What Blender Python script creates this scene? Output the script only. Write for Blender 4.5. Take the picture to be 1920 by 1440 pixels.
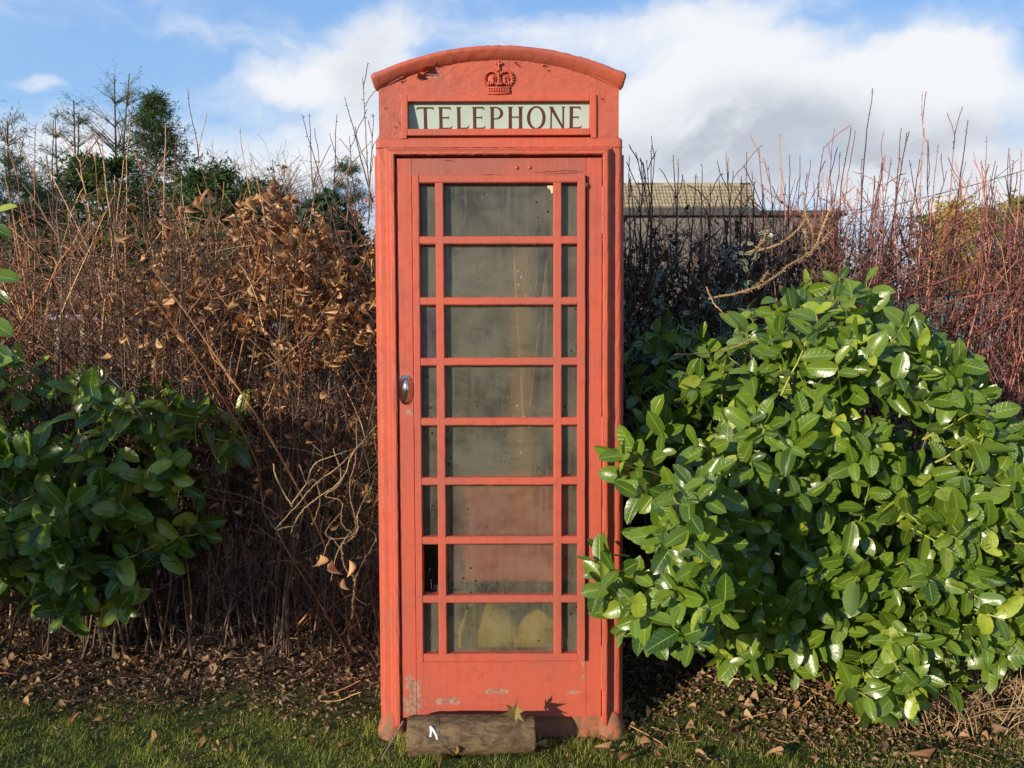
import bpy, bmesh, math, random
import numpy as np
from mathutils import Vector, Matrix, Euler

rng = np.random.default_rng(11)
random.seed(5)
for o in list(bpy.data.objects):
    bpy.data.objects.remove(o)
scene = bpy.context.scene
col = scene.collection

# ------------------------------------------------------------------ camera
CAMZ, FPX, PITCH = 1.51, 1554.0, math.radians(2.9)
cam_d = bpy.data.cameras.new('camera'); cam = bpy.data.objects.new('camera', cam_d); col.objects.link(cam)
cam_d.sensor_width = 36; cam_d.lens = FPX / 1920 * 36
cam_d.clip_start = 0.05; cam_d.clip_end = 2000
cam.location = (0, 0, CAMZ); cam.rotation_euler = (math.pi / 2 - PITCH, 0, 0)
scene.camera = cam

def at(px, py, Y):
    """a point of the photograph at the distance Y in front of the camera, as world x, y, z"""
    u = (px - 960) / FPX; v = (720 - py) / FPX
    d = (u, math.cos(PITCH) + v * math.sin(PITCH), -math.sin(PITCH) + v * math.cos(PITCH))
    t = Y / d[1]
    return Vector((d[0] * t, Y, CAMZ + d[2] * t))

# ------------------------------------------------------------------ light and sky
SUN_AZ, SUN_EL = math.radians(42), math.radians(13)
L = Vector((math.sin(SUN_AZ) * math.cos(SUN_EL), math.cos(SUN_AZ) * math.cos(SUN_EL), -math.sin(SUN_EL)))
sun_d = bpy.data.lights.new('sun', 'SUN'); sun = bpy.data.objects.new('sun', sun_d); col.objects.link(sun)
sun_d.energy = 5.0; sun_d.angle = math.radians(0.55); sun_d.color = (1.0, 0.87, 0.69)
sun.rotation_euler = L.to_track_quat('-Z', 'Y').to_euler()
scene.view_settings.view_transform = 'Standard'; scene.view_settings.look = 'None'
scene.view_settings.exposure = 0.35; scene.view_settings.gamma = 1.0
scene.view_settings.use_curve_mapping = False

world = bpy.data.worlds.new('World'); scene.world = world; world.use_nodes = True

class NT:
    """a small writer for node trees"""
    def __init__(s, tree):
        s.t = tree; tree.nodes.clear()
    def n(s, typ, ins=None, **props):
        nd = s.t.nodes.new(typ)
        for k, v in props.items():
            setattr(nd, k, v)
        if ins:
            for k, v in ins.items():
                s.put(nd.inputs[k], v)
        return nd
    def put(s, sock, v):
        if isinstance(v, bpy.types.NodeSocket):
            s.t.links.new(v, sock)
        elif isinstance(v, bpy.types.Node):
            s.t.links.new(v.outputs[0], sock)
        else:
            if sock.type == 'RGBA' and hasattr(v, '__len__') and len(v) == 3:
                v = (*v, 1)
            sock.default_value = v
    def m(s, op, a, b=None, c=None, clamp=False):
        nd = s.t.nodes.new('ShaderNodeMath'); nd.operation = op; nd.use_clamp = clamp
        s.put(nd.inputs[0], a)
        if b is not None: s.put(nd.inputs[1], b)
        if c is not None: s.put(nd.inputs[2], c)
        return nd.outputs[0]
    def v(s, op, a, b=None):
        nd = s.t.nodes.new('ShaderNodeVectorMath'); nd.operation = op
        s.put(nd.inputs[0], a)
        if b is not None: s.put(nd.inputs[1], b)
        return nd.outputs['Value'] if op in ('LENGTH', 'DOT_PRODUCT', 'DISTANCE') else nd.outputs[0]
    def mix(s, f, a, b):
        nd = s.t.nodes.new('ShaderNodeMix'); nd.data_type = 'RGBA'
        s.put(nd.inputs[0], f); s.put(nd.inputs[6], a); s.put(nd.inputs[7], b)
        return nd.outputs[2]
    def noise(s, vec, scale, detail=4, rough=0.5, dist=0.0):
        nd = s.n('ShaderNodeTexNoise', {'Scale': scale, 'Detail': detail, 'Roughness': rough, 'Distortion': dist})
        if vec is not None: s.put(nd.inputs['Vector'], vec)
        return nd.outputs[0]
    def step(s, x, lo, hi):
        nd = s.n('ShaderNodeMapRange', {0: x, 1: lo, 2: hi, 3: 0.0, 4: 1.0}, interpolation_type='SMOOTHSTEP')
        return nd.outputs[0]
    def ramp(s, x, stops):
        nd = s.n('ShaderNodeValToRGB', {0: x}); e = nd.color_ramp.elements
        while len(e) < len(stops): e.new(0.5)
        for el, (p, c) in zip(e, stops):
            el.position = p; el.color = (*c, 1)
        return nd.outputs[0]

def pixdir(px, py):
    p = at(px, py, 1.0); return (p - Vector((0, 0, CAMZ))).normalized()

w = NT(world.node_tree)
sky = w.n('ShaderNodeTexSky', sky_type='NISHITA', sun_disc=False, sun_elevation=SUN_EL,
          sun_rotation=math.radians(180 + 42), altitude=50, air_density=1.0, dust_density=0.6, ozone_density=2.0)
gen = w.n('ShaderNodeTexCoord').outputs['Generated']
sep = w.n('ShaderNodeSeparateXYZ', {0: gen})
zz = sep.outputs[2]
warp = w.n('ShaderNodeTexNoise', {'Vector': gen, 'Scale': 5.0, 'Detail': 5, 'Roughness': 0.55})
wv = w.v('MULTIPLY', w.v('SUBTRACT', warp.outputs['Color'], (0.5, 0.5, 0.5)), (0.16, 0.16, 0.12))
g2 = w.v('ADD', gen, wv)
st = w.v('MULTIPLY', g2, (1.0, 1.0, 2.4))
fb = w.noise(st, 2.4, 8, 0.6)
fine = w.noise(st, 9.0, 6, 0.6)
def blob(px, py, rx, ry, amp):
    c = pixdir(px, py)
    d = w.v('SUBTRACT', g2, tuple(c))
    d = w.v('MULTIPLY', d, (FPX / rx, FPX / rx, FPX / ry))
    r = w.v('LENGTH', d)
    return w.m('MULTIPLY', w.step(r, 1.25, 0.2), amp)
tot = None
for b in [(1420, 245, 360, 140, 0.95), (1780, 170, 200, 130, 0.9), (1240, 300, 150, 140, 0.8), (1350, 110, 150, 60, 0.5),
          (700, 120, 120, 150, 0.75), (520, 150, 190, 45, 0.42), (640, 300, 330, 75, 0.75), (60, 300, 300, 75, 0.75),
          (20, 165, 60, 16, 0.6), (150, 215, 200, 26, 0.25), (1190, 60, 380, 38, 0.45), (1850, 330, 280, 60, 0.8), (330, 60, 330, 60, 0.22), (420, 190, 230, 28, 0.35), (560, 165, 120, 34, 0.5), (500, 95, 230, 24, 0.3), (1780, 110, 110, 60, 0.5), (1180, 200, 120, 60, 0.5)]:
    x = blob(*b); tot = x if tot is None else w.m('ADD', tot, x)
front = w.step(sep.outputs[1], 0.45, 0.75)
gen_cl = w.m('MULTIPLY', w.step(fb, 0.5, 0.68), w.m('SUBTRACT', 1.0, front))
low = w.m('MULTIPLY', w.step(zz, 0.26, 0.04), 0.50)
dens = w.m('ADD', w.m('ADD', tot, low), w.m('MULTIPLY', w.m('SUBTRACT', fb, 0.5), 2.0))
dens = w.m('MULTIPLY', dens, 1.0)
dens = w.step(w.m('ADD', dens, w.m('MULTIPLY', w.m('SUBTRACT', fine, 0.5), 0.9)), 0.0, 0.95)
dens = w.m('MAXIMUM', w.m('MULTIPLY', dens, 0.97), w.m('MULTIPLY', gen_cl, 0.8))
under = w.m('ADD', blob(1490, 295, 470, 85, 1.0), blob(690, 120, 70, 120, 0.45))
under = w.m('ADD', under, blob(1330, 240, 200, 60, 0.35))
under = w.m('MULTIPLY', under, w.step(w.noise(st, 5.0, 6, 0.6), 0.28, 0.60), clamp=True)
ccol = w.mix(under, (0.90, 0.915, 0.94), (0.52, 0.56, 0.63))
skc = w.v('MULTIPLY', sky.outputs[0], (0.105, 0.125, 0.15))
bluec = w.mix(w.step(zz, 0.02, 0.6), (0.44, 0.70, 1.0), (0.19, 0.41, 0.88))
base = w.mix(0.82, skc, bluec)
cc = w.mix(dens, base, ccol)
bg = w.n('ShaderNodeBackground', {'Color': cc, 'Strength': 0.80})
w.n('ShaderNodeOutputWorld', {0: bg})
# the sky texture is scaled to a strength of about 0.1 by the multiply above

# ------------------------------------------------------------------ helpers
def tag(o, label=None, cat=None, group=None, kind=None):
    if label: o['label'] = label
    if cat: o['category'] = cat
    if group: o['group'] = group
    if kind: o['kind'] = kind
    return o

def empty(name, loc=(0, 0, 0), label=None, cat=None, group=None, kind=None):
    o = bpy.data.objects.new(name, None); col.objects.link(o); o.location = loc
    o.empty_display_size = 0.1
    return tag(o, label, cat, group, kind)

def link(name, me, mat=None, parent=None, loc=None, **k):
    o = bpy.data.objects.new(name, me); col.objects.link(o)
    if mat is not None and not me.materials: me.materials.append(mat)
    if parent is not None: o.parent = parent
    if loc is not None: o.location = loc
    return tag(o, **k)

def npmesh(name, V, F, rnd=None, uv=None, smooth=True):
    """V (n,3), F list of arrays of faces with equal corner count, rnd (n,) a random value per vertex, uv (n,2)"""
    if not isinstance(F, (list, tuple)): F = [F]
    F = [f for f in F if len(f)]
    me = bpy.data.meshes.new(name)
    V = np.asarray(V, dtype=np.float32)
    me.vertices.add(len(V)); me.vertices.foreach_set('co', V.ravel())
    idx = np.concatenate([f.ravel() for f in F]).astype(np.int32)
    tot = np.concatenate([np.full(len(f), f.shape[1]) for f in F]).astype(np.int32)
    st_ = np.concatenate([[0], np.cumsum(tot)[:-1]]).astype(np.int32)
    me.loops.add(len(idx)); me.loops.foreach_set('vertex_index', idx)
    me.polygons.add(len(tot)); me.polygons.foreach_set('loop_start', st_)
    if smooth: me.polygons.foreach_set('use_smooth', np.ones(len(tot), dtype=bool))
    if rnd is not None:
        a = me.attributes.new('rnd', 'FLOAT', 'POINT'); a.data.foreach_set('value', np.asarray(rnd, dtype=np.float32))
    if uv is not None:
        u = me.uv_layers.new(name='UVMap'); u.data.foreach_set('uv', np.asarray(uv, dtype=np.float32)[idx].ravel())
    me.update(calc_edges=True)
    return me

class Acc:
    """collects tubes and leaves, then makes one mesh of them"""
    def __init__(s): s.V = []; s.F = {}; s.r = []; s.uv = []; s.n = 0
    def add(s, V, F, r, uv=None):
        s.V.append(V); s.r.append(np.broadcast_to(r, (len(V),)))
        s.uv.append(uv if uv is not None else np.zeros((len(V), 2)))
        s.F.setdefault(F.shape[1], []).append(F + s.n); s.n += len(V)
    def mesh(s, name, smooth=True):
        return npmesh(name, np.concatenate(s.V), [np.concatenate(v) for v in s.F.values()],
                      np.concatenate(s.r), np.concatenate(s.uv), smooth)
    def tubes(s, P, R, S=4, rnd=None):
        P = np.asarray(P, float); N, K, _ = P.shape
        R = np.broadcast_to(np.asarray(R, float), (N, K))
        T = np.gradient(P, axis=1); T /= np.linalg.norm(T, axis=2, keepdims=True) + 1e-9
        mt = T.mean(axis=1); ref = np.where(np.abs(mt[:, 2:3]) > 0.75 * np.linalg.norm(mt, axis=1, keepdims=True), [[1, 0.1, 0]], [[0.05, 0, 1]])[:, None, :]
        n1 = np.cross(T, np.broadcast_to(ref, T.shape)); n1 /= np.linalg.norm(n1, axis=2, keepdims=True) + 1e-9
        n2 = np.cross(T, n1)
        a = np.arange(S) * 2 * np.pi / S
        V = P[:, :, None, :] + R[:, :, None, None] * (np.cos(a)[None, None, :, None] * n1[:, :, None, :] + np.sin(a)[None, None, :, None] * n2[:, :, None, :])
        V = V.reshape(-1, 3)
        k, j = np.meshgrid(np.arange(K - 1), np.arange(S), indexing='ij')
        f = np.stack([k * S + j, k * S + (j + 1) % S, (k + 1) * S + (j + 1) % S, (k + 1) * S + j], -1).reshape(-1, 4)
        F = (f[None] + (np.arange(N) * K * S)[:, None, None]).reshape(-1, 4)
        if rnd is None: rnd = rng.random(N)
        r = np.repeat(np.broadcast_to(rnd, (N,)), K * S)
        tt = np.tile(np.repeat(np.linspace(0, 1, K), S), N)
        s.add(V, F, r, np.stack([tt, np.zeros_like(tt)], 1))
    def inst(s, tmpl, pos, rot, scale, rnd=None):
        TV, TF, TU = tmpl; N = len(pos)
        if N == 0: return
        scale = np.asarray(scale, float)
        if scale.ndim == 1: scale = scale[:, None]
        V = np.einsum('nij,nmj->nmi', rot, TV[None] * np.broadcast_to(scale, (N, scale.shape[1]))[:, None, :]) + pos[:, None, :]
        if rnd is None: rnd = rng.random(N)
        for tf in (TF if isinstance(TF, list) else [TF]):
            F = (tf[None] + (np.arange(N) * len(TV))[:, None, None]).reshape(-1, tf.shape[1])
            s.F.setdefault(F.shape[1], []).append(F + s.n)
        s.V.append(V.reshape(-1, 3)); s.r.append(np.repeat(rnd, len(TV))); s.uv.append(np.tile(TU, (N, 1)))
        s.n += N * len(TV)

def unit(a): return a / (np.linalg.norm(a, axis=-1, keepdims=True) + 1e-9)

def frames(axis, normal):
    axis = unit(axis); y = unit(np.cross(normal, axis)); z = np.cross(axis, y)
    return np.stack([axis, y, z], -1)

def curves(p0, d, length, K, bend=0.0, jit=0.0, gravity=0.0):
    """N wandering polylines from p0 along d"""
    N = len(p0); t = np.linspace(0, 1, K)[None, :, None]
    length = np.broadcast_to(np.asarray(length, float), (N,))[:, None, None]
    d = unit(d); b = rng.normal(size=(N, 1, 3)) * bend
    P = p0[:, None, :] + d[:, None, :] * length * t + b * length * t ** 2
    wob = np.cumsum(rng.normal(size=(N, K, 3)) * jit, axis=1); wob -= wob[:, :1]
    P = P + wob * length / K
    P[:, :, 2] -= (gravity * length * t ** 2)[:, :, 0]
    return P

def pick(P, N, lo=0.0, hi=1.0):
    """points and tangents at random places along the polylines P"""
    i = rng.integers(0, P.shape[0], N); t = (lo + (hi - lo) * rng.random(N)) * (P.shape[1] - 1.001)
    k = t.astype(int); f = (t - k)[:, None]
    a = P[i, k]; b = P[i, k + 1]
    return a * (1 - f) + b * f, unit(b - a), i

def inpoly(x, y, poly):
    poly = np.asarray(poly, float); c = np.zeros(len(x), bool); j = len(poly) - 1
    for i in range(len(poly)):
        xi, yi = poly[i]; xj, yj = poly[j]
        c ^= ((yi > y) != (yj > y)) & (x < (xj - xi) * (y - yi) / (yj - yi + 1e-9) + xi)
        j = i
    return c
def polydist(x, y, poly):
    poly = np.asarray(poly, float); d = np.full(len(x), 1e9)
    for i in range(len(poly)):
        a = poly[i - 1]; b = poly[i]; ab = b - a
        t = np.clip(((x - a[0]) * ab[0] + (y - a[1]) * ab[1]) / (ab @ ab + 1e-12), 0, 1)
        d = np.minimum(d, np.hypot(x - a[0] - t * ab[0], y - a[1] - t * ab[1]))
    return d

def hgt(x, y):
    """height of the ground near the camera"""
    x = np.asarray(x, float); y = np.asarray(y, float)
    h = 0.010 * np.sin(3.1 * x + 1.3) * np.cos(2.7 * y) + 0.006 * np.sin(9 * x + 2) * np.sin(8 * y + 1) + 0.003 * np.sin(23 * x) * np.sin(19 * y + 2)
    bed = np.clip((y - 3.3) / 0.9, 0, 1); bed = bed * bed * (3 - 2 * bed)
    side = np.clip((np.abs(x + 0.04) - 0.45) / 0.3, 0, 1)
    heap = 0.05 * np.exp(-((x - 0.95) / 0.33) ** 2 - ((y - 3.38) / 0.22) ** 2)
    return (h + 0.07 * bed * side + heap) * np.clip((14 - y) / 6, 0, 1)

# ------------------------------------------------------------------ materials
def principled(t, **k):
    names = {'col': 'Base Color', 'rough': 'Roughness', 'metal': 'Metallic', 'normal': 'Normal', 'spec': 'Specular IOR Level', 'sub': 'Subsurface Weight', 'coat': 'Coat Weight'}
    return t.n('ShaderNodeBsdfPrincipled', {names[a]: b for a, b in k.items()})
def newmat(name):
    m = bpy.data.materials.new(name); m.use_nodes = True
    return m, NT(m.node_tree)
def out(t, sh): t.n('ShaderNodeOutputMaterial', {0: sh})
def rnd_of(t):
    a = t.n('ShaderNodeAttribute', attribute_name='rnd').outputs['Fac']
    o = t.n('ShaderNodeObjectInfo').outputs['Random']
    return t.m('FRACT', t.m('ADD', a, t.m('MULTIPLY', o, 0.97)))
def bump(t, h, strength=0.3, dist=0.01):
    return t.n('ShaderNodeBump', {'Height': h, 'Strength': strength, 'Distance': dist}).outputs[0]

def paint(name, base, dark, wood=False):
    m, t = newmat(name)
    pos = t.n('ShaderNodeNewGeometry').outputs['Position']
    s = t.n('ShaderNodeSeparateXYZ', {0: pos})
    n1 = t.noise(pos, 3.0, 5, 0.55); n2 = t.noise(pos, 26.0, 5, 0.6); n3 = t.noise(pos, 160.0, 3, 0.6)
    c = t.mix(t.step(n1, 0.35, 0.7), base, tuple(b * f for b, f in zip(base, (0.80, 1.02, 1.25))))
    c = t.mix(t.m('MULTIPLY', t.step(n2, 0.50, 0.72), 0.42), c, dark)
    # streaks of grime running down
    sv = t.v('MULTIPLY', pos, (38, 38, 1.6))
    c = t.mix(t.m('MULTIPLY', t.step(t.noise(sv, 1.0, 4, 0.6), 0.54, 0.76), 0.38), c, tuple(b * f for b, f in zip(base, (0.5, 0.7, 0.8))))
    # small chips
    vo = t.n('ShaderNodeTexVoronoi', {'Vector': pos, 'Scale': 17.0, 'Randomness': 1.0})
    chip = t.m('MULTIPLY', t.step(t.m('ADD', vo.outputs['Distance'], t.m('MULTIPLY', n2, 0.08)), 0.15, 0.11), t.step(n1, 0.50, 0.56))
    # scuffs: grey brown bare patches near the foot of the kiosk and round the handle
    sn = t.noise(t.v('MULTIPLY', pos, (1, 1, 0.55) if wood else (0.45, 1, 1)), 24.0, 8, 0.65)
    tot = None
    for (px, py, rx, rz, a) in [(772, 1305, 34, 75, .62), (800, 1310, 46, 30, .3), (845, 1318, 60, 16, .58), (925, 1300, 62, 10, .52), (905, 1340, 34, 14, .5),
                                (1094, 1275, 12, 90, .48), (1080, 1300, 50, 8, .5), (765, 772, 22, 22, .52), (1035, 326, 40, 6, .46), (1000, 348, 90, 5, .34),
                                (812, 136, 34, 9, .50), (722, 1330, 30, 26, .36), (790, 325, 60, 4, .35), (1150, 1330, 40, 18, .42), (730, 1000, 16, 500, .13)]:
        p = at(px, py, 3.08)
        d = t.v('MULTIPLY', t.v('SUBTRACT', pos, tuple(p)), (505 / rx, 0.0, 505 / rz))
        b = t.m('MULTIPLY', t.step(t.v('LENGTH', d), 1.3, 0.1), a)
        tot = b if tot is None else t.m('MAXIMUM', tot, b)
    sc = t.step(t.m('ADD', tot, t.m('MULTIPLY', t.m('SUBTRACT', sn, 0.5), 1.15)), 0.40, 0.47)
    scc = t.mix(t.step(t.noise(pos, 60, 4), 0.35, 0.65), (0.34, 0.20, 0.14), (0.20, 0.10, 0.07))
    c = t.mix(t.m('MULTIPLY', chip, 0.7), c, dark)
    c = t.mix(t.m('MULTIPLY', sc, 0.85), c, scc)
    # dirty rust splash over the lowest few centimetres
    low = t.step(t.m('ADD', s.outputs[2], t.m('MULTIPLY', n2, 0.09)), 0.13, 0.05)
    c = t.mix(t.m('MULTIPLY', low, 0.75), c, (0.13, 0.055, 0.03))
    if wood:
        gr = t.noise(t.v('MULTIPLY', pos, (60, 60, 2.2)), 1.0, 5, 0.65)
        h = t.m('ADD', t.m('MULTIPLY', gr, 0.8), t.m('MULTIPLY', n3, 0.25))
    else:
        h = t.m('ADD', t.m('ADD', t.m('MULTIPLY', n2, 1.2), t.m('MULTIPLY', n3, 0.5)), t.m('MULTIPLY', t.noise(t.v('MULTIPLY', pos, (90, 90, 6)), 1.0, 3), 0.35))
    h = t.m('SUBTRACT', h, t.m('MULTIPLY', sc, 0.3))
    h = t.m('ADD', h, t.m('MULTIPLY', t.noise(pos, 60, 2), 0.35))
    rough = t.m('ADD', 0.40, t.m('MULTIPLY', n2, 0.4))
    out(t, principled(t, col=c, rough=rough, normal=bump(t, h, 0.40, 0.004), spec=0.35))
    return m
RED = (0.455, 0.083, 0.042)
M_iron = paint('faded_red_iron_paint', RED, (0.36, 0.055, 0.03))
M_door = paint('faded_red_door_paint', (0.435, 0.081, 0.043), (0.27, 0.05, 0.03), wood=True)

M_ped = paint('dull_red_pediment_paint', (0.41, 0.084, 0.046), (0.22, 0.045, 0.03))
M_rail = paint('dull_brownish_red_rail_paint', (0.34, 0.082, 0.050), (0.2, 0.045, 0.03), wood=True)

def simple(name, c1, c2, scale=20, rough=0.6, bs=0.3, bd=0.004, metal=0.0, stretch=(1, 1, 1), spec=0.4):
    m, t = newmat(name)
    pos = t.v('MULTIPLY', t.n('ShaderNodeNewGeometry').outputs['Position'], stretch)
    n = t.noise(pos, scale, 6, 0.6)
    c = t.mix(t.step(n, 0.35, 0.65), c1, c2)
    out(t, principled(t, col=c, rough=rough, metal=metal, normal=bump(t, n, bs, bd), spec=spec))
    return m
M_foot = simple('rusty_base_paint', (0.36, 0.10, 0.05), (0.16, 0.10, 0.05), 40, 0.8, 0.8, 0.006)
M_chrome = simple('chromed_metal', (0.62, 0.62, 0.6), (0.5, 0.5, 0.48), 30, 0.16, 0.05, 0.001, metal=1.0)
M_signpaint = simple('dark_maroon_lettering', (0.085, 0.02, 0.016), (0.06, 0.015, 0.012), 80, 0.5)
M_moss = simple('green_moss', (0.09, 0.13, 0.02), (0.05, 0.07, 0.015), 90, 0.95)
M_cream = simple('cream_old_paint', (0.66, 0.58, 0.40), (0.5, 0.42, 0.28), 60, 0.7)
M_lump = simple('crumbled_putty', (0.30, 0.06, 0.035), (0.12, 0.03, 0.02), 120, 0.8)
M_black = simple('dark_interior_panel', (0.035, 0.03, 0.028), (0.055, 0.05, 0.045), 8, 0.8)
M_brass = simple('tarnished_catch', (0.14, 0.10, 0.05), (0.08, 0.06, 0.03), 60, 0.6)

def sign_glass():
    m, t = newmat('pale_green_opal_glass')
    pos = t.n('ShaderNodeNewGeometry').outputs['Position']
    n = t.noise(pos, 9, 6, 0.6); n2 = t.noise(pos, 130, 3)
    c = t.mix(t.step(n, 0.4, 0.7), (0.40, 0.475, 0.425), (0.35, 0.42, 0.38))
    c = t.mix(t.m('MULTIPLY', t.step(n2, 0.66, 0.72), 0.35), c, (0.3, 0.14, 0.1))
    out(t, principled(t, col=c, rough=0.25, spec=0.5))
    return m
M_sign = sign_glass()

def pane_mat(name, clear=0.74, tint=(0.165, 0.152, 0.108)):
    m, t = newmat(name)
    pos = t.n('ShaderNodeNewGeometry').outputs['Position']
    n = t.noise(pos, 5.0, 6, 0.6); fine_ = t.noise(pos, 55.0, 6, 0.7)
    st1 = t.noise(t.v('MULTIPLY', pos, (60, 60, 2.5)), 1.0, 4, 0.6)
    c = t.mix(t.step(n, 0.3, 0.7), tuple(a * 0.5 for a in tint), tuple(a * 2.3 for a in tint))
    c = t.mix(t.m('MULTIPLY', t.step(st1, 0.5, 0.75), 0.6), c, (0.40, 0.35, 0.25))
    c = t.mix(t.m('MULTIPLY', t.step(fine_, 0.5, 0.72), 0.5), c, (0.36, 0.33, 0.26))
    vo = t.n('ShaderNodeTexVoronoi', {'Vector': pos, 'Scale': 34.0, 'Randomness': 1.0})
    spk = t.m('MULTIPLY', t.step(vo.outputs['Distance'], 0.20, 0.13), t.step(t.noise(pos, 6, 2), 0.50, 0.56))
    vo2 = t.n('ShaderNodeTexVoronoi', {'Vector': t.v('ADD', pos, (3, 1, 2)), 'Scale': 60.0, 'Randomness': 1.0})
    wh = t.m('MULTIPLY', t.step(vo2.outputs['Distance'], 0.085, 0.05), t.step(t.noise(pos, 9, 2), 0.52, 0.56))
    c = t.mix(spk, c, (0.012, 0.01, 0.008))
    c = t.mix(t.m('MULTIPLY', wh, 0.8), c, (0.4, 0.38, 0.33))
    sx_ = t.n('ShaderNodeSeparateXYZ', {0: pos}); wob = t.m('MULTIPLY', t.m('SUBTRACT', t.noise(pos, 2.2, 3), 0.5), 0.05)
    glow_streak = t.step(t.m('ABSOLUTE', t.m('SUBTRACT', t.m('ADD', sx_.outputs[0], wob), 0.035)), 0.075, 0.0)  # orange glow painted into the pane colour as a wavering vertical streak
    zr = t.m('MULTIPLY', t.step(sx_.outputs[2], 0.55, 1.15), t.step(sx_.outputs[2], 1.98, 1.75))
    c = t.mix(t.m('MULTIPLY', t.m('MULTIPLY', glow_streak, zr), t.m('ADD', 0.25, t.m('MULTIPLY', st1, 0.5))), c, (0.62, 0.42, 0.22))
    edgeg = t.step(t.noise(t.v('MULTIPLY', pos, (1, 1, 3)), 12, 4, 0.6), 0.52, 0.7)
    c = t.mix(t.m('MULTIPLY', edgeg, 0.3), c, (0.07, 0.075, 0.05))
    dif = t.n('ShaderNodeBsdfDiffuse', {'Color': c})
    tr = t.n('ShaderNodeBsdfTransparent', {'Color': (0.92, 0.93, 0.88)})
    cl = t.m('MULTIPLY', clear, t.m('SUBTRACT', 1.0, spk))
    cl = t.m('MULTIPLY', cl, t.m('ADD', 0.8, t.m('MULTIPLY', n, 0.4)))
    a = t.n('ShaderNodeMixShader', {0: cl, 1: dif, 2: tr})
    g = t.n('ShaderNodeBsdfGlossy', {'Color': (0.9, 0.92, 0.95), 'Roughness': t.m('ADD', 0.16, t.m('MULTIPLY', fine_, 0.18)), 'Normal': bump(t, n, 0.15, 0.02)})
    fr = t.n('ShaderNodeFresnel', {'IOR': 1.45})
    out(t, t.n('ShaderNodeMixShader', {0: t.m('MULTIPLY', fr, 0.8), 1: a, 2: g}))
    return m
M_pane = pane_mat('grimy_scratched_acrylic')
M_pane2 = pane_mat('cleaner_tinted_pane', 0.8, (0.2, 0.15, 0.18))

def leaf_mat(name, c_dark, c_light, rib, gloss=0.25, trans=0.25, spec=0.5, young=None, veins=7, under=None, tt=(1.5, 1.6, 0.7), edge=None):
    m, t = newmat(name)
    r = rnd_of(t)
    uv = t.n('ShaderNodeUVMap').outputs[0]; s = t.n('ShaderNodeSeparateXYZ', {0: uv})
    u, v = s.outputs[0], s.outputs[1]           # u along the leaf, v across (-1 to 1, stored 0 to 1)
    av = t.m('ABSOLUTE', t.m('SUBTRACT', t.m('MULTIPLY', v, 2.0), 1.0))
    c = t.mix(r, c_dark, c_light)
    if young: c = t.mix(t.step(r, 0.84, 0.95), c, young)
    pos = t.n('ShaderNodeNewGeometry').outputs['Position']
    n = t.noise(pos, 30, 4, 0.6)
    c = t.mix(t.m('MULTIPLY', t.step(n, 0.4, 0.75), 0.35), c, c_dark)
    ribm = t.step(av, 0.075, 0.02)
    c = t.mix(t.m('MULTIPLY', ribm, 0.85), c, rib)
    vw = t.m('SINE', t.m('MULTIPLY', t.m('SUBTRACT', u, t.m('MULTIPLY', av, 0.16)), veins * 6.283))
    vm = t.step(vw, 0.75, 1.0)
    c = t.mix(t.m('MULTIPLY', vm, 0.12), c, rib)
    if name == 'laurel_leaf':
        sp = t.noise(pos, 95, 3, 0.6)
        c = t.mix(t.m('MULTIPLY', t.step(t.m('ADD', sp, t.m('MULTIPLY', r, 0.10)), 0.72, 0.77), 0.75), c, (0.16, 0.10, 0.03))
        c = t.mix(t.m('MULTIPLY', t.step(t.m('ADD', u, t.m('MULTIPLY', n, 0.6)), 1.28, 1.36), 0.7), c, (0.20, 0.15, 0.05))
    if edge: c = t.mix(t.step(t.m('ADD', av, t.m('MULTIPLY', n, 0.25)), 0.78, 0.86), c, edge)
    if under is not None:
        c = t.mix(t.n('ShaderNodeNewGeometry').outputs['Backfacing'], c, under)
    h = t.m('SUBTRACT', t.m('MULTIPLY', n, 0.35), t.m('ADD', t.m('MULTIPLY', vm, 0.45), t.m('MULTIPLY', ribm, 0.6)))
    nb = bump(t, h, 0.35, 0.003)
    p = principled(t, col=c, rough=t.m('ADD', gloss, t.m('MULTIPLY', n, 0.15)), normal=nb, spec=spec)
    tc = t.v('MULTIPLY', c, tt)
    tl = t.n('ShaderNodeBsdfTranslucent', {'Color': tc})
    out(t, t.n('ShaderNodeMixShader', {0: trans, 1: p, 2: tl}))
    return m
M_laurel = leaf_mat('laurel_leaf', (0.030, 0.074, 0.009), (0.155, 0.24, 0.022), (0.28, 0.36, 0.06), 0.20, 0.24, 0.5, young=(0.32, 0.38, 0.04), under=(0.12, 0.19, 0.04))
M_beech = leaf_mat('dry_beech_leaf', (0.30, 0.155, 0.07), (0.74, 0.46, 0.235), (0.36, 0.22, 0.11), 0.75, 0.2, 0.12, veins=9, tt=(1.1, 1.0, 0.9))
M_litter = leaf_mat('fallen_leaf_fragment', (0.07, 0.045, 0.026), (0.46, 0.30, 0.165), (0.25, 0.15, 0.08), 0.85, 0.12, 0.1, tt=(1.1, 1.0, 0.9))
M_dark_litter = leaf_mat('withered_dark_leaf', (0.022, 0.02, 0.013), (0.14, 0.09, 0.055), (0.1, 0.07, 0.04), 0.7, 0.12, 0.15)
M_fallen = leaf_mat('fallen_brown_leaf', (0.24, 0.12, 0.055), (0.42, 0.25, 0.12), (0.2, 0.1, 0.04), 0.65, 0.2, 0.2, veins=8)
M_holly = leaf_mat('variegated_holly_leaf', (0.018, 0.040, 0.022), (0.035, 0.07, 0.045), (0.06, 0.09, 0.05), 0.22, 0.1, 0.5, young=(0.26, 0.30, 0.2), edge=(0.42, 0.46, 0.34))
M_spruce = leaf_mat('spruce_needles', (0.028, 0.056, 0.030), (0.065, 0.11, 0.058), (0.05, 0.09, 0.05), 0.7, 0.15, 0.2)
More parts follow.
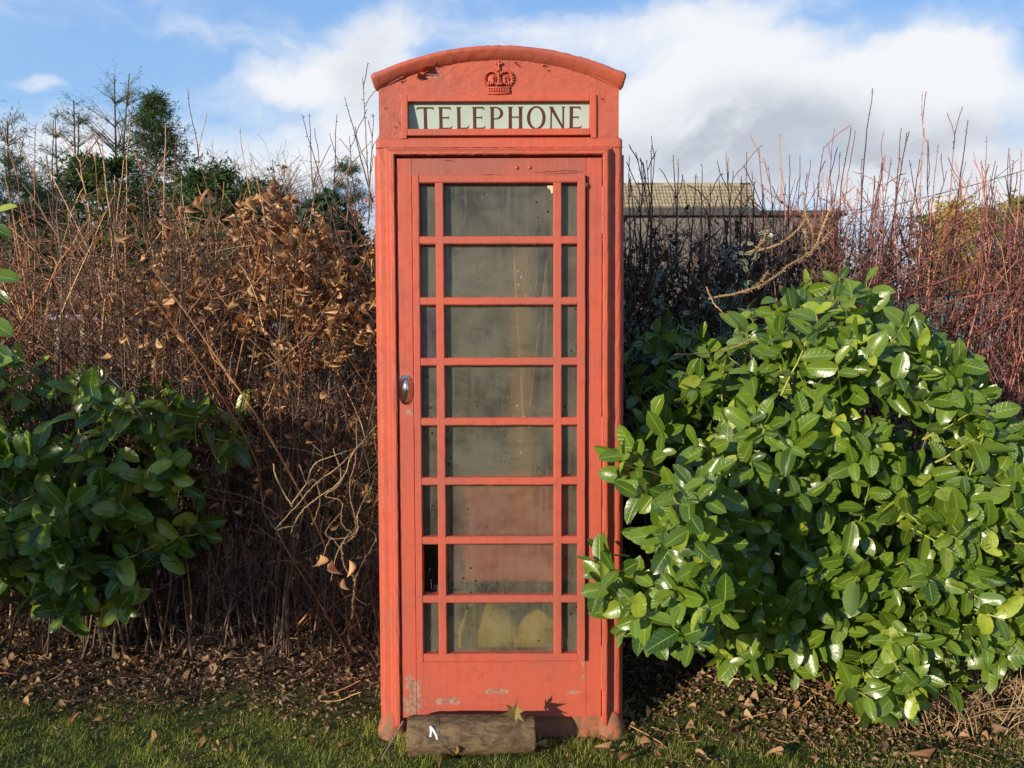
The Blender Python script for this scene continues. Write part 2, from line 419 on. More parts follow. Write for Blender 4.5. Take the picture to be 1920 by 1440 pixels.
M_cypress = leaf_mat('cypress_spray', (0.035, 0.066, 0.018), (0.10, 0.15, 0.045), (0.06, 0.09, 0.04), 0.7, 0.15, 0.2)
M_yellow = leaf_mat('yellow_shrub_leaf', (0.30, 0.24, 0.03), (0.50, 0.40, 0.05), (0.4, 0.3, 0.05), 0.6, 0.3, 0.2)
M_lightgreen = leaf_mat('light_green_spray', (0.12, 0.17, 0.035), (0.24, 0.28, 0.07), (0.2, 0.22, 0.06), 0.6, 0.3, 0.2)
M_grass = leaf_mat('grass_blade', (0.17, 0.22, 0.03), (0.52, 0.53, 0.10), (0.18, 0.25, 0.04), 0.5, 0.4, 0.25, young=(0.42, 0.36, 0.16))

def bark(name, stops, scale=60, rough=0.7, stretch=(1, 1, 0.25)):
    m, t = newmat(name)
    r = rnd_of(t); pos = t.n('ShaderNodeNewGeometry').outputs['Position']
    n = t.noise(t.v('MULTIPLY', pos, stretch), scale, 5, 0.65)
    x = t.m('ADD', r, t.m('MULTIPLY', t.m('SUBTRACT', n, 0.5), 0.7), clamp=True)
    c = t.ramp(x, stops)
    out(t, principled(t, col=c, rough=rough, normal=bump(t, n, 0.5, 0.003), spec=0.3))
    return m
M_briar = bark('bare_briar_stem', [(0.0, (0.04, 0.018, 0.011)), (0.35, (0.19, 0.072, 0.036)), (0.7, (0.42, 0.18, 0.085)), (1.0, (0.66, 0.41, 0.20))])
M_rose = bark('red_rose_stem', [(0.0, (0.035, 0.018, 0.016)), (0.45, (0.20, 0.07, 0.056)), (0.8, (0.42, 0.15, 0.115)), (1.0, (0.50, 0.26, 0.18))])
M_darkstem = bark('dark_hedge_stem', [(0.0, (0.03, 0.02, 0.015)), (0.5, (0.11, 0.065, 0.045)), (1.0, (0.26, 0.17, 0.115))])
M_pale = bark('pale_dead_stem', [(0.0, (0.17, 0.11, 0.06)), (0.5, (0.34, 0.23, 0.12)), (1.0, (0.48, 0.34, 0.18))])
M_green = bark('young_green_stem', [(0.0, (0.20, 0.26, 0.04)), (0.6, (0.33, 0.36, 0.07)), (1.0, (0.38, 0.36, 0.10))])
M_trunk = bark('grey_brown_bark', [(0.0, (0.07, 0.05, 0.035)), (1.0, (0.20, 0.15, 0.11))], 40)
M_limb = bark('laurel_limb_bark', [(0.0, (0.035, 0.03, 0.018)), (1.0, (0.10, 0.08, 0.045))], 40)
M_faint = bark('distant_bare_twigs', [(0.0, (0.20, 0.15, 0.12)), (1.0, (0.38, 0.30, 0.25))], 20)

# ------------------------------------------------------------------ solids
def bm_box(bm, x0, x1, y0, y1, z0, z1):
    vs = [bm.verts.new((x, y, z)) for x in (x0, x1) for y in (y0, y1) for z in (z0, z1)]
    q = lambda *i: bm.faces.new([vs[k] for k in i])
    q(0, 1, 3, 2); q(4, 6, 7, 5); q(0, 4, 5, 1); q(2, 3, 7, 6); q(0, 2, 6, 4); q(1, 5, 7, 3)
    return vs
def bm_mesh(bm, name, bevel=0.0, seg=2, smooth=False):
    bmesh.ops.recalc_face_normals(bm, faces=bm.faces)
    if bevel: bmesh.ops.bevel(bm, geom=list(bm.edges), offset=bevel, segments=seg, profile=0.6, affect='EDGES', clamp_overlap=True)
    me = bpy.data.meshes.new(name); bm.to_mesh(me); bm.free()
    if smooth:
        me.polygons.foreach_set('use_smooth', [True] * len(me.polygons))
    return me
def boxes(name, lst, mat, parent, bevel=0.003, seg=2, **k):
    bm = bmesh.new()
    for b in lst: bm_box(bm, *b)
    return link(name, bm_mesh(bm, name, bevel, seg), mat, parent, **k)
def extrude(bm, pts, y0, y1):
    """a prism of an xz outline between depths y0 and y1"""
    a = [bm.verts.new((x, y0, z)) for x, z in pts]; b = [bm.verts.new((x, y1, z)) for x, z in pts]
    n = len(pts)
    bm.faces.new(a); bm.faces.new(b[::-1])
    for i in range(n): bm.faces.new((a[i], b[i], b[(i + 1) % n], a[(i + 1) % n]))
def wander(me, amp, scale=30.0, ax=(1, 1, 1), n=1.0):
    """uneven old surfaces: nudge the vertices a little"""
    from mathutils import noise as mn
    for v in me.vertices:
        d = mn.noise_vector(Vector(v.co) * scale + Vector((7.1, 3.3, 9.9)))
        v.co.x += d.x * amp * ax[0]; v.co.y += d.y * amp * ax[1]; v.co.z += d.z * amp * ax[2]

# ================================================================== STRUCTURE: ground
def ground():
    m, t = newmat('soil_and_turf')
    pos = t.n('ShaderNodeNewGeometry').outputs['Position']; s = t.n('ShaderNodeSeparateXYZ', {0: pos})
    n = t.noise(pos, 30, 7, 0.65); n2 = t.noise(pos, 2.4, 4, 0.6)
    soil = t.mix(t.step(n, 0.35, 0.68), (0.025, 0.017, 0.011), (0.13, 0.085, 0.05))
    turf = t.mix(t.step(n, 0.35, 0.68), (0.035, 0.045, 0.012), (0.09, 0.11, 0.025))
    f = t.step(t.m('ADD', s.outputs[1], t.m('MULTIPLY', n2, 0.6)), 3.95, 3.65)
    far = t.step(s.outputs[1], 5.2, 6.0)
    f = t.m('MAXIMUM', f, far)
    turf2 = t.mix(far, turf, t.mix(t.noise(pos, 1.1, 4), (0.035, 0.065, 0.016), (0.08, 0.12, 0.028)))
    c = t.mix(f, soil, turf2)
    out(t, principled(t, col=c, rough=0.95, normal=bump(t, n, 0.8, 0.02), spec=0.1))
    xs = np.concatenate([[-900, -200, -60, -20], np.linspace(-8, 8, 161), [20, 60, 200, 900]])
    ys = np.concatenate([[-900, -100, -10], np.linspace(0, 8, 101), [12, 20, 50, 150, 400, 1500]])
    X, Y = np.meshgrid(xs, ys, indexing='ij'); Z = np.where((np.abs(X) <= 8) & (Y <= 8) & (Y >= 0), hgt(X, Y), 0.0)
    V = np.stack([X, Y, Z], -1).reshape(-1, 3); nx, ny = len(xs), len(ys)
    i, j = np.meshgrid(np.arange(nx - 1), np.arange(ny - 1), indexing='ij')
    F = np.stack([i * ny + j, (i + 1) * ny + j, (i + 1) * ny + j + 1, i * ny + j + 1], -1).reshape(-1, 4)
    link('ground', npmesh('ground', V, F), m, kind='structure')
ground()

# ================================================================== far house
M_harl = simple('rough_grey_harling', (0.125, 0.108, 0.097), (0.165, 0.145, 0.13), 14, 0.95, 0.5, 0.02)
M_fascia = simple('dark_fascia_board', (0.045, 0.04, 0.036), (0.07, 0.06, 0.055), 6, 0.6)
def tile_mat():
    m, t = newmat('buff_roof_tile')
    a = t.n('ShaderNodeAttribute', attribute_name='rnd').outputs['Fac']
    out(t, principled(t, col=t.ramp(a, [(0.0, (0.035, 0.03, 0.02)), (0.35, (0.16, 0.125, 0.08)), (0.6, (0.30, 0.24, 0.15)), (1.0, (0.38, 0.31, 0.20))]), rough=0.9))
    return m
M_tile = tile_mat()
M_glassdark = simple('dark_window_glass', (0.02, 0.025, 0.03), (0.03, 0.035, 0.04), 3, 0.08)
M_whiteframe = simple('white_window_frame', (0.6, 0.6, 0.58), (0.5, 0.5, 0.48), 9, 0.5)
def house():
    Y0 = 26.0
    eL = at(700, 391, Y0); eR = at(1421, 391, Y0)
    x0, x1, ze = 0.9, eR.x, eR.z
    d = 0.95; zr = at(960, 349, Y0 + d).z
    h = empty('house', ((x0 + x1) / 2, Y0 + d, 0), 'house with buff pantiled roof beyond the hedge right of the kiosk', 'house')
    def kid(name, me, mat, **k):
        o = link(name, me, mat, h, **k); o.matrix_parent_inverse = Matrix.Translation(-h.location); return o
    bm = bmesh.new()
    pts = [(Y0 + 0.35, 0), (Y0 + 0.35, ze - 0.1), (Y0 + d, zr - 0.15), (Y0 + 2 * d - 0.35, ze - 0.1), (Y0 + 2 * d - 0.35, 0)]
    a = [bm.verts.new((x0 + .2, y, z)) for y, z in pts]; b = [bm.verts.new((x1 - .15, y, z)) for y, z in pts]
    bm.faces.new(a); bm.faces.new(b[::-1])
    for i in range(5): bm.faces.new((a[i], b[i], b[(i + 1) % 5], a[(i + 1) % 5]))
    kid('wall', bm_mesh(bm, 'wall'), M_harl)
    # roof slopes: rolled tiles in stepped courses
    A = Acc(); nrow, ncol = 7, int((x1 - x0) / 0.105)
    for side in (1, -1):
        ye = Y0 if side == 1 else Y0 + 2 * d; yr = Y0 + d
        u = np.linspace(0, 1, ncol * 6 + 1); X = x0 + (x1 - x0) * u
        roll = 0.036 * np.abs(np.sin(np.arange(len(u)) / 6 * np.pi)) ** 0.7
        for r in range(nrow):
            t0, t1 = r / nrow, (r + 1) / nrow + 0.01
            za = ze + (zr - ze) * t0 + 0.10; zb = ze + (zr - ze) * t1 + 0.012
            ya = ye + (yr - ye) * t0; yb = ye + (yr - ye) * t1
            jit = np.repeat(rng.normal(size=ncol + 1) * 0.006, 6)[:len(u)]
            V = np.concatenate([np.stack([X, np.full_like(X, ya), za - 0.11 + 0 * X], 1), np.stack([X, np.full_like(X, ya), za + roll + jit], 1), np.stack([X, np.full_like(X, yb), zb + roll + jit], 1)])
            n = len(X); i = np.arange(n - 1)
            F = np.concatenate([np.stack([i, i + 1, i + n + 1, i + n], 1), np.stack([i + n, i + n + 1, i + 2 * n + 1, i + 2 * n], 1)])
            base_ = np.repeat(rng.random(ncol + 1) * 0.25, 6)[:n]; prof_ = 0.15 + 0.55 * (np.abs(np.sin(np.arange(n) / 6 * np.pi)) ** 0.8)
            rr = np.concatenate([0 * base_, base_ + prof_, base_ + prof_ + 0.1])  # dark risers and grooves: shadow lines between the tiles put into the colour
            A.add(V, F, rr)
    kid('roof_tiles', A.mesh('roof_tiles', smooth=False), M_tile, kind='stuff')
    A = Acc(); N = 22; xs = np.linspace(x0, x1, N + 1)
    P = np.stack([np.stack([[xs[i] - 0.02, Y0 + d, zr + 0.02], [xs[i + 1] + 0.02, Y0 + d, zr + 0.02 + 0.006 * (i % 2)]]) for i in range(N)])
    A.tubes(P, 0.085, 8); kid('ridge', A.mesh('ridge'), M_tile)
    bm = bmesh.new(); bm_box(bm, x0, x1, Y0 - 0.07, Y0 + 0.05, ze - 0.17, ze - 0.01); kid('gutter', bm_mesh(bm, 'gutter', 0.03), M_fascia)
    for wx in (2.6, 5.2):
        bm = bmesh.new()
        for q in ((wx, wx + 1.2, 3.1, 3.16), (wx, wx + 1.2, 4.24, 4.3), (wx, wx + .06, 3.1, 4.3), (wx + 1.14, wx + 1.2, 3.1, 4.3), (wx + .57, wx + .63, 3.1, 4.3)):
            bm_box(bm, q[0], q[1], Y0 + 0.3, Y0 + 0.36, q[2], q[3])
        f = kid('window', bm_mesh(bm, 'window'), M_whiteframe)
        bm = bmesh.new(); bm_box(bm, wx + .02, wx + 1.18, Y0 + 0.335, Y0 + 0.347, 3.12, 4.28)
        g = link('pane', bm_mesh(bm, 'pane'), M_glassdark, f)
    # long flat-roofed garage in front, running to the right
    Y1 = 21.0
    g0 = at(1180, 394, Y1); g1 = at(1575, 397, Y1)
    g = empty('garage', ((g0.x + g1.x) / 2, Y1 + 2, 0), 'long flat-roofed grey rendered outbuilding behind the red-stemmed hedge', 'building')
    def kid2(name, bx, mat, bev=0.0):
        bm = bmesh.new(); bm_box(bm, *bx); o = link(name, bm_mesh(bm, name, bev), mat, g); o.matrix_parent_inverse = Matrix.Translation(-g.location); return o
    kid2('wall', (g0.x, g1.x, Y1 + 0.15, Y1 + 4, 0, g0.z - 0.13), M_harl)
    kid2('flat_roof', (g0.x - .15, g1.x + .15, Y1, Y1 + 4.15, g0.z - 0.13, g0.z), M_fascia, 0.02)
    M_teal = simple('teal_door_paint', (0.10, 0.28, 0.33), (0.14, 0.34, 0.38), 4, 0.5)
    M_bluegrey = simple('blue_grey_door_paint', (0.07, 0.10, 0.13), (0.09, 0.12, 0.15), 4, 0.5)
    q0 = at(1350, 460, Y1 + .1); q1 = at(1400, 560, Y1 + .1)
    d_ = kid2('door', (q0.x, q1.x, Y1 + 0.09, Y1 + 0.148, 0.02, q0.z), M_bluegrey, 0.01)
    # teal sheet seen through the hedge on the right
    p = at(1795, 560, 8.0)
    bm = bmesh.new(); bm_box(bm, -0.42, 0.42, -0.3, 0.3, 0.0, 1.95)
    b = bmesh.new()
    s = empty('garden_store', (p.x, 8.2, 0), 'pale teal garden store glimpsed through the right-hand hedge', 'shed')
    link('side', bm_mesh(bm, 'side', 0.01), M_teal, s)
    bm_box(b, -0.46, 0.46, -0.34, 0.34, 1.952, 2.0); link('lid', bm_mesh(b, 'lid', 0.008), M_fascia, s)
    for i in range(3):
        bb = bmesh.new(); bm_box(bb, -0.34 + 0.24 * i, -0.14 + 0.24 * i, -0.318, -0.3015, 0.12, 1.85); link('door_panel', bm_mesh(bb, 'door_panel', 0.004), M_teal, s)
house()
# overhead cable on the far right
A = Acc(); a = at(1480, 420, 30); b = at(2100, 262, 22); tt = np.linspace(0, 1, 24)
P = np.array([[a.x + (b.x - a.x) * q, a.y + (b.y - a.y) * q, a.z + (b.z - a.z) * q - 0.5 * 4 * q * (1 - q) * 0.5] for q in tt])[None]
A.tubes(P, 0.012, 4); link('overhead_cable', A.mesh('overhead_cable'), M_fascia, label='thin overhead cable crossing the cloudy sky at far right', cat='cable')

# ================================================================== leaf templates
def leaf_tmpl(n=9, w=0.5, fold=0.22, curl=0.15, wave=0.03, teeth=0.03, across=2, pw=0.85, twist=0.0, tip=0.0, ex=0.75):
    t = np.linspace(0, 1, n + 1)
    prof = np.sin(np.pi * t ** pw) ** ex * w / 2
    prof[0] = 0.012; prof[-1] = 0.006
    sgn = np.where(np.arange(n + 1) % 2 == 0, 1, -1)
    prof = prof * (1 + teeth * sgn)
    vs = np.linspace(-1, 1, 2 * across + 1)
    V = []; U = []
    for i, ti in enumerate(t):
        for v in vs:
            y = v * prof[i]; z = fold * abs(v) ** 1.3 * prof[i] * 1.0 + wave * math.sin(ti * 9 + v * 2) * abs(v) * w
            x = ti; a = curl * ti
            zz = z - curl * ti ** 2 * 0.5 + tip * max(0, ti - 0.7) ** 2 * 4
            ca, sa = math.cos(twist * ti), math.sin(twist * ti)
            V.append((x * math.cos(a * 0.6), y * ca - zz * sa * 0.3, zz + y * sa)); U.append((ti, (v + 1) / 2))
    c = len(vs); i, j = np.meshgrid(np.arange(n), np.arange(c - 1), indexing='ij')
    F = np.stack([i * c + j, (i + 1) * c + j, (i + 1) * c + j + 1, i * c + j + 1], -1).reshape(-1, 4)
    return np.array(V), F, np.array(U)
def diamond(w, lift=0.1):
    """the cheapest leaf: two triangles folded along the rib"""
    return (np.array([[0, 0, 0], [0.45, -w / 2, lift * w], [1, 0, -0.05], [0.5, w / 2, lift * w]]), np.array([[0, 1, 2], [0, 2, 3]]), np.array([[0, .5], [.45, 0.1], [1, .5], [.5, 0.9]]))
def tmesh(name, tm): return npmesh(name, tm[0], tm[1], np.zeros(len(tm[0])), tm[2])

def mat4(pos, R, s):
    m = Matrix(((R[0][0] * s, R[0][1] * s, R[0][2] * s, pos[0]), (R[1][0] * s, R[1][1] * s, R[1][2] * s, pos[1]),
                (R[2][0] * s, R[2][1] * s, R[2][2] * s, pos[2]), (0, 0, 0, 1)))
    return m

def leaf_cloud(parent, tmpls, meshes, mat, pos, rot, scale, rnd, nearest=300, name='leaf', order=None, stuffname='more_leaves', coarse=None):
    """the nearest leaves become parts of their own, the others one joined part"""
    if order is None: order = np.argsort(pos[:, 1])
    a, b = order[:nearest], order[nearest:]
    inv = parent.matrix_world.inverted() if parent else Matrix()
    off = Vector(parent.location)
    for i in a:
        k = int(i) % len(meshes)
        o = bpy.data.objects.new(name, meshes[k]); col.objects.link(o)
        if not meshes[k].materials: meshes[k].materials.append(mat)
        o.parent = parent
        o.matrix_basis = mat4(pos[i] - np.array(off), rot[i], scale[i])
    if len(b):
        A = Acc(); coarse = coarse or tmpls; m_ = min(len(b), 900)
        for part, T_ in ((b[:m_], tmpls), (b[m_:], coarse)):
            for k in range(len(tmpls)):
                q = part[part % len(tmpls) == k]
                A.inst(T_[k], pos[q] - np.array(off), rot[q], scale[q], rnd[q])
        link(stuffname, A.mesh(stuffname), mat, parent, kind='stuff')

# ================================================================== laurel shrubs
LT = [leaf_tmpl(10, w, f, c, wv, 0.03, 2, pw + 0.10, tw, tp, 0.5) for w, f, c, wv, pw, tw, tp in
      [(0.50, 0.28, 0.30, 0.02, 0.80, 0.15, 0), (0.55, 0.20, 0.12, 0.035, 0.78, -0.2, 0), (0.46, 0.45, 0.45, 0.02, 0.84, 0.1, 0.1),
       (0.52, 0.12, 0.2, 0.045, 0.76, 0.3, 0), (0.48, 0.35, -0.12, 0.02, 0.82, -0.1, 0), (0.56, 0.25, 0.55, 0.03, 0.78, 0.0, 0)]]
LM = [tmesh('laurel_leaf', x) for x in LT]
LTC = [leaf_tmpl(5, w, f, c, wv, 0.0, 1, pw + 0.10, tw, tp, 0.5) for w, f, c, wv, pw, tw, tp in [(0.50, 0.28, 0.30, 0.02, 0.80, 0.15, 0), (0.55, 0.20, 0.12, 0.035, 0.78, -0.2, 0), (0.46, 0.45, 0.45, 0.02, 0.84, 0.1, 0.1), (0.52, 0.12, 0.2, 0.045, 0.76, 0.3, 0), (0.48, 0.35, -0.12, 0.02, 0.82, -0.1, 0), (0.56, 0.25, 0.55, 0.03, 0.78, 0.0, 0)]]

def laurel(label, polypx, Yc, depth, ncl, base, facing, lsize=(0.074, 0.124), minY=None, stemname='stem', back=1.0, reject=None, yoff=lambda x, z: 0.0 * x):
    root = empty('laurel_shrub', base, label, 'shrub')
    poly = [(lambda p: (p.x, p.z))(at(px, py, Yc)) for px, py in polypx]
    pa = np.array(poly); lo, hi = pa.min(0), pa.max(0)
    pts = []
    while len(pts) < ncl:
        x = lo[0] + (hi[0] - lo[0]) * rng.random(4 * ncl); z = lo[1] + (hi[1] - lo[1]) * rng.random(4 * ncl)
        k = inpoly(x, z, poly); x, z = x[k], z[k]
        d = polydist(x, z, poly)
        bul = np.sqrt(np.clip(1 - (1 - np.clip(d / 0.42, 0, 1)) ** 2, 0, 1))
        lay = rng.random(len(x)); lay = np.where(lay < 0.52, 0.12 * rng.random(len(x)), rng.random(len(x)) * 1.4 * back)
        lump = 0.10 * np.sin(7.5 * x + 1.3 + 2 * np.sin(5 * z)) * np.cos(6.8 * z + 0.7) + 0.05 * np.sin(15 * x + 9 * z)
        y = Yc + depth * 0.25 - depth * bul * (1 - lay) + rng.normal(size=len(x)) * 0.05 + lump + yoff(x, z)
        keep = (z > hgt(x, y) + 0.04) & ((lump < 0.05) | (lay > 0.5) | (rng.random(len(x)) < 0.2))
        if reject is not None: keep &= ~reject(x, y, z)
        pts += [(a, b, c, e) for a, b, c, e, kk in zip(x, y, z, d, keep) if kk]
    p = np.array(pts[:ncl]); tip = p[:, :3]
    centre = np.array([[base[0], base[1] + 0.25, 0.0]])
    c3 = np.array([[pa[:, 0].mean() if abs(pa[:, 0].mean()) < 1e3 else base[0], Yc + 0.35, pa[:, 1].mean()]])
    outward = unit(tip - c3)
    s = unit(outward * 0.75 + np.array([[facing[0], facing[1], facing[2]]]) * 0.8 + rng.normal(size=tip.shape) * 0.32)
    # shoots: bend from a branch toward the tip
    LN = 0.17 + 0.1 * rng.random(len(tip)); K = 6
    start = tip - s * LN[:, None]
    P = curves(start, s, LN, K, 0.06, 0.05)
    P += (tip - P[:, -1])[:, None, :] * np.linspace(0, 1, K)[None, :, None]
    A = Acc(); A.tubes(P, np.linspace(0.0045, 0.002, K)[None, :], 5)
    link('shoots', A.mesh('shoots'), M_green, root, kind='stuff'); root.children[-1].matrix_basis = Matrix.Translation(-root.location)
    # limbs from the base
    nb = 26; sel = rng.integers(0, len(tip), nb); B = []
    for i in sel:
        q0 = np.array([base[0] + rng.normal() * 0.10, base[1] + rng.normal() * 0.06, -0.03]); q1 = start[i] + np.array([0, 0.05, 0]); mid = q0 * 0.45 + q1 * 0.55 + np.array([0, 0.10, 0.16])
        t = np.linspace(0, 1, 9)[:, None]
        B.append((1 - t) ** 2 * q0 + 2 * t * (1 - t) * mid + t * t * q1)
    for bpts in B:
        A = Acc(); A.tubes((bpts - np.array(root.location))[None], np.linspace(0.010, 0.004, 9)[None], 6); link(stemname, A.mesh(stemname), M_limb, root)
    # leaves round each shoot
    pos, ax, nr, sc, rn = [], [], [], [], []
    crn = rng.random(len(tip))
    for k in range(7):
        t = 1 - k * 0.13 - 0.05 * rng.random(len(tip)); keep = rng.random(len(tip)) < (0.97 if k < 5 else 0.6)
        ii = np.where(keep)[0]
        idx = np.clip(t * (K - 1), 0, K - 1.001); k0 = idx.astype(int); f = (idx - k0)[:, None]
        a = P[np.arange(len(tip)), k0] * (1 - f) + P[np.arange(len(tip)), k0 + 1] * f
        ang = k * 2.4 + crn * 6.28 + rng.normal(size=len(tip)) * 0.3
        e1 = unit(np.cross(s, np.array([[0.1, 0.2, 1.0]]))); e2 = np.cross(s, e1)
        rad = e1 * np.cos(ang)[:, None] + e2 * np.sin(ang)[:, None]
        spread = 0.45 + 0.13 * k
        axis = unit(s * (1 - 0.8 * min(1, spread)) + rad * (0.5 + spread * 0.6) + rng.normal(size=s.shape) * 0.12 + np.array([[0, 0, -0.05]]))
        n = unit(s * 0.7 + np.array([facing]) * 0.5 + rng.normal(size=s.shape) * 0.55)
        size = lsize[0] + (lsize[1] - lsize[0]) * rng.random(len(tip)); size *= np.where(k == 0, 0.72, 1.0)
        pos.append(a[ii]); ax.append(axis[ii]); nr.append(n[ii]); sc.append(size[ii]); rn.append(np.clip(crn * 0.35 + rng.random(len(tip)) * 0.55 + (0.25 if k == 0 else 0), 0, 1)[ii] * 0.98)
    pos = np.concatenate(pos); ax = np.concatenate(ax); nr = np.concatenate(nr); sc = np.concatenate(sc); rn = np.concatenate(rn)
    ctr = pos + ax * sc[:, None] * 0.5
    ok = ctr[:, 2] > hgt(ctr[:, 0], ctr[:, 1]) + 0.03
    if reject is not None: ok &= ~reject(ctr[:, 0], ctr[:, 1], ctr[:, 2]) & ~reject(pos[:, 0], pos[:, 1], pos[:, 2])
    tipq = pos + ax * sc[:, None]
    if reject is not None: ok &= ~reject(tipq[:, 0], tipq[:, 1], tipq[:, 2])
    pos, ax, nr, sc, rn = pos[ok], ax[ok], nr[ok], sc[ok], rn[ok]
    inview = np.abs(pos[:, 0] / pos[:, 1]) < 0.64
    order = np.argsort(pos[:, 1] + np.where(inview, 0, 10))
    leaf_cloud(root, LT, LM, M_laurel, pos, frames(ax, nr), sc, rn, 300, order=order, coarse=LTC)
    return root

def in_kiosk(x, y, z): return (x > -0.56) & (x < 0.49) & (y > 3.02) & (y < 4.1)
laurel('large glossy green laurel shrub overlapping the right side of the kiosk',
       [(1115, 880), (1140, 760), (1165, 650), (1270, 600), (1370, 585), (1450, 560), (1520, 515), (1600, 500), (1655, 560), (1720, 600), (1780, 665),
        (1825, 755), (1890, 815), (2080, 850), (2240, 980), (2200, 1180), (1960, 1230), (1850, 1270), (1760, 1270), (1690, 1255), (1620, 1330), (1540, 1330),
        (1500, 1270), (1330, 1230), (1225, 1120), (1150, 1090), (1120, 1050), (1085, 1000), (1075, 900)],
       3.32, 0.62, 850, (1.45, 3.75, 0.0), (-0.40, -0.70, 0.45), reject=in_kiosk, yoff=lambda x, z: -0.60 * np.clip((0.70 - x) / 0.20, 0, 1) * np.clip((1.25 - z) / 0.15, 0, 1) + 0.50 * np.clip((1.05 - x) / 0.35, 0, 1) * np.clip((z - 1.12) / 0.15, 0, 1))
laurel('shaded laurel shrub with broad leaves left of the kiosk under the briar hedge',
       [(-350, 640), (-60, 610), (60, 700), (190, 700), (320, 735), (400, 740), (450, 790), (470, 870), (400, 930), (370, 1010), (330, 1080), (280, 1140), (150, 1150), (20, 1110), (-350, 1130)],
       3.62, 0.45, 235, (-1.9, 3.95, 0.0), (0.0, -0.6, 0.5), lsize=(0.08, 0.145))
# few leaves of a third plant reaching in at the left edge
def edge_laurel():
    root = empty('laurel_sapling', (-2.25, 3.3, 0), 'tall thin laurel sapling reaching in at the left edge of the photo', 'shrub')
    off = np.array(root.location)
    A = Acc(); P = curves(np.array([[0, 0, -0.02], [0.05, 0.05, -0.02]]), np.array([[0.06, 0, 1.0], [0.0, 0.05, 1.0]]), 1.9, 14, 0.02, 0.03)
    A.tubes(P, np.linspace(0.012, 0.003, 14)[None], 6); link('stem', A.mesh('stem'), M_green, root)
    for (px, py, l, ax_) in [(-20, 400, .13, (1, -.2, .1)), (-30, 425, .12, (1, -.2, -.2)), (-25, 520, .14, (1, -.3, .1)), (-20, 545, .10, (.9, -.3, -.4)), (-25, 600, .13, (.8, -.3, -.3)), (-15, 650, .12, (.9, -.4, -.5)), (-60, 470, .13, (.5, -.5, .5)), (-70, 560, .13, (.5, -.5, .5)), (-20, 690, .13, (.8, -.4, .3))]:
        p = at(px, py, 3.2); R = frames(np.array([ax_]), np.array([[-0.2, -0.6, 0.7]]))[0]
        o = link('leaf', LM[random.randrange(6)], M_laurel, root); o.matrix_basis = mat4(np.array(p) - off, R, l)
edge_laurel()

# ================================================================== bare hedges
def canes(n, xr, yr, hr, lean=(0, 0), spread=0.22, K=12, jit=0.06, bend=0.08, hfun=None):
    x = xr[0] + (xr[1] - xr[0]) * rng.random(n); y = yr[0] + (yr[1] - yr[0]) * rng.random(n)
    p0 = np.stack([x, y, hgt(x, y) - 0.03], 1)
    d = np.stack([rng.normal(size=n) * spread + lean[0], rng.normal(size=n) * spread * 0.6 + lean[1], np.ones(n)], 1)
    h = hr[0] + (hr[1] - hr[0]) * rng.random(n)
    if hfun is not None: h = h * hfun(x)
    return curves(p0, d, h, K, bend, jit)

def thorns(A, P, n, size, rnd=None, S=3, lo=0.05, hi=1.0, zmin=None):
    q, t, i = pick(P, n, lo, hi)
    side = unit(np.cross(t, rng.normal(size=t.shape)))
    L_ = size * (0.5 + rng.random(n)); w_ = L_[:, None] * 0.17
    e = q + unit(side + t * 0.25) * L_[:, None]; o = np.cross(side, t)
    V = np.stack([q - t * w_, q + t * w_, e, q - o * w_, q + o * w_], 1).reshape(-1, 3)
    b = (np.arange(n) * 5)[:, None]
    A.add(V, np.concatenate([b + np.array([[0, 1, 2]]), b + np.array([[3, 4, 2]])]), np.repeat(rng.random(n), 5))

def side_twigs(P, n, L0, L1, K=6, up=0.35, out_=0.9, bend=0.18, jit=0.10, lo=0.2, hi=1.0, along=0.5):
    q, t, i = pick(P, n, lo, hi)
    s = unit(np.cross(t, rng.normal(size=t.shape)))
    d = unit(s * out_ + t * along + np.array([[0, 0, up]]))
    return curves(q, d, L0 + (L1 - L0) * rng.random(n), K, bend, jit)

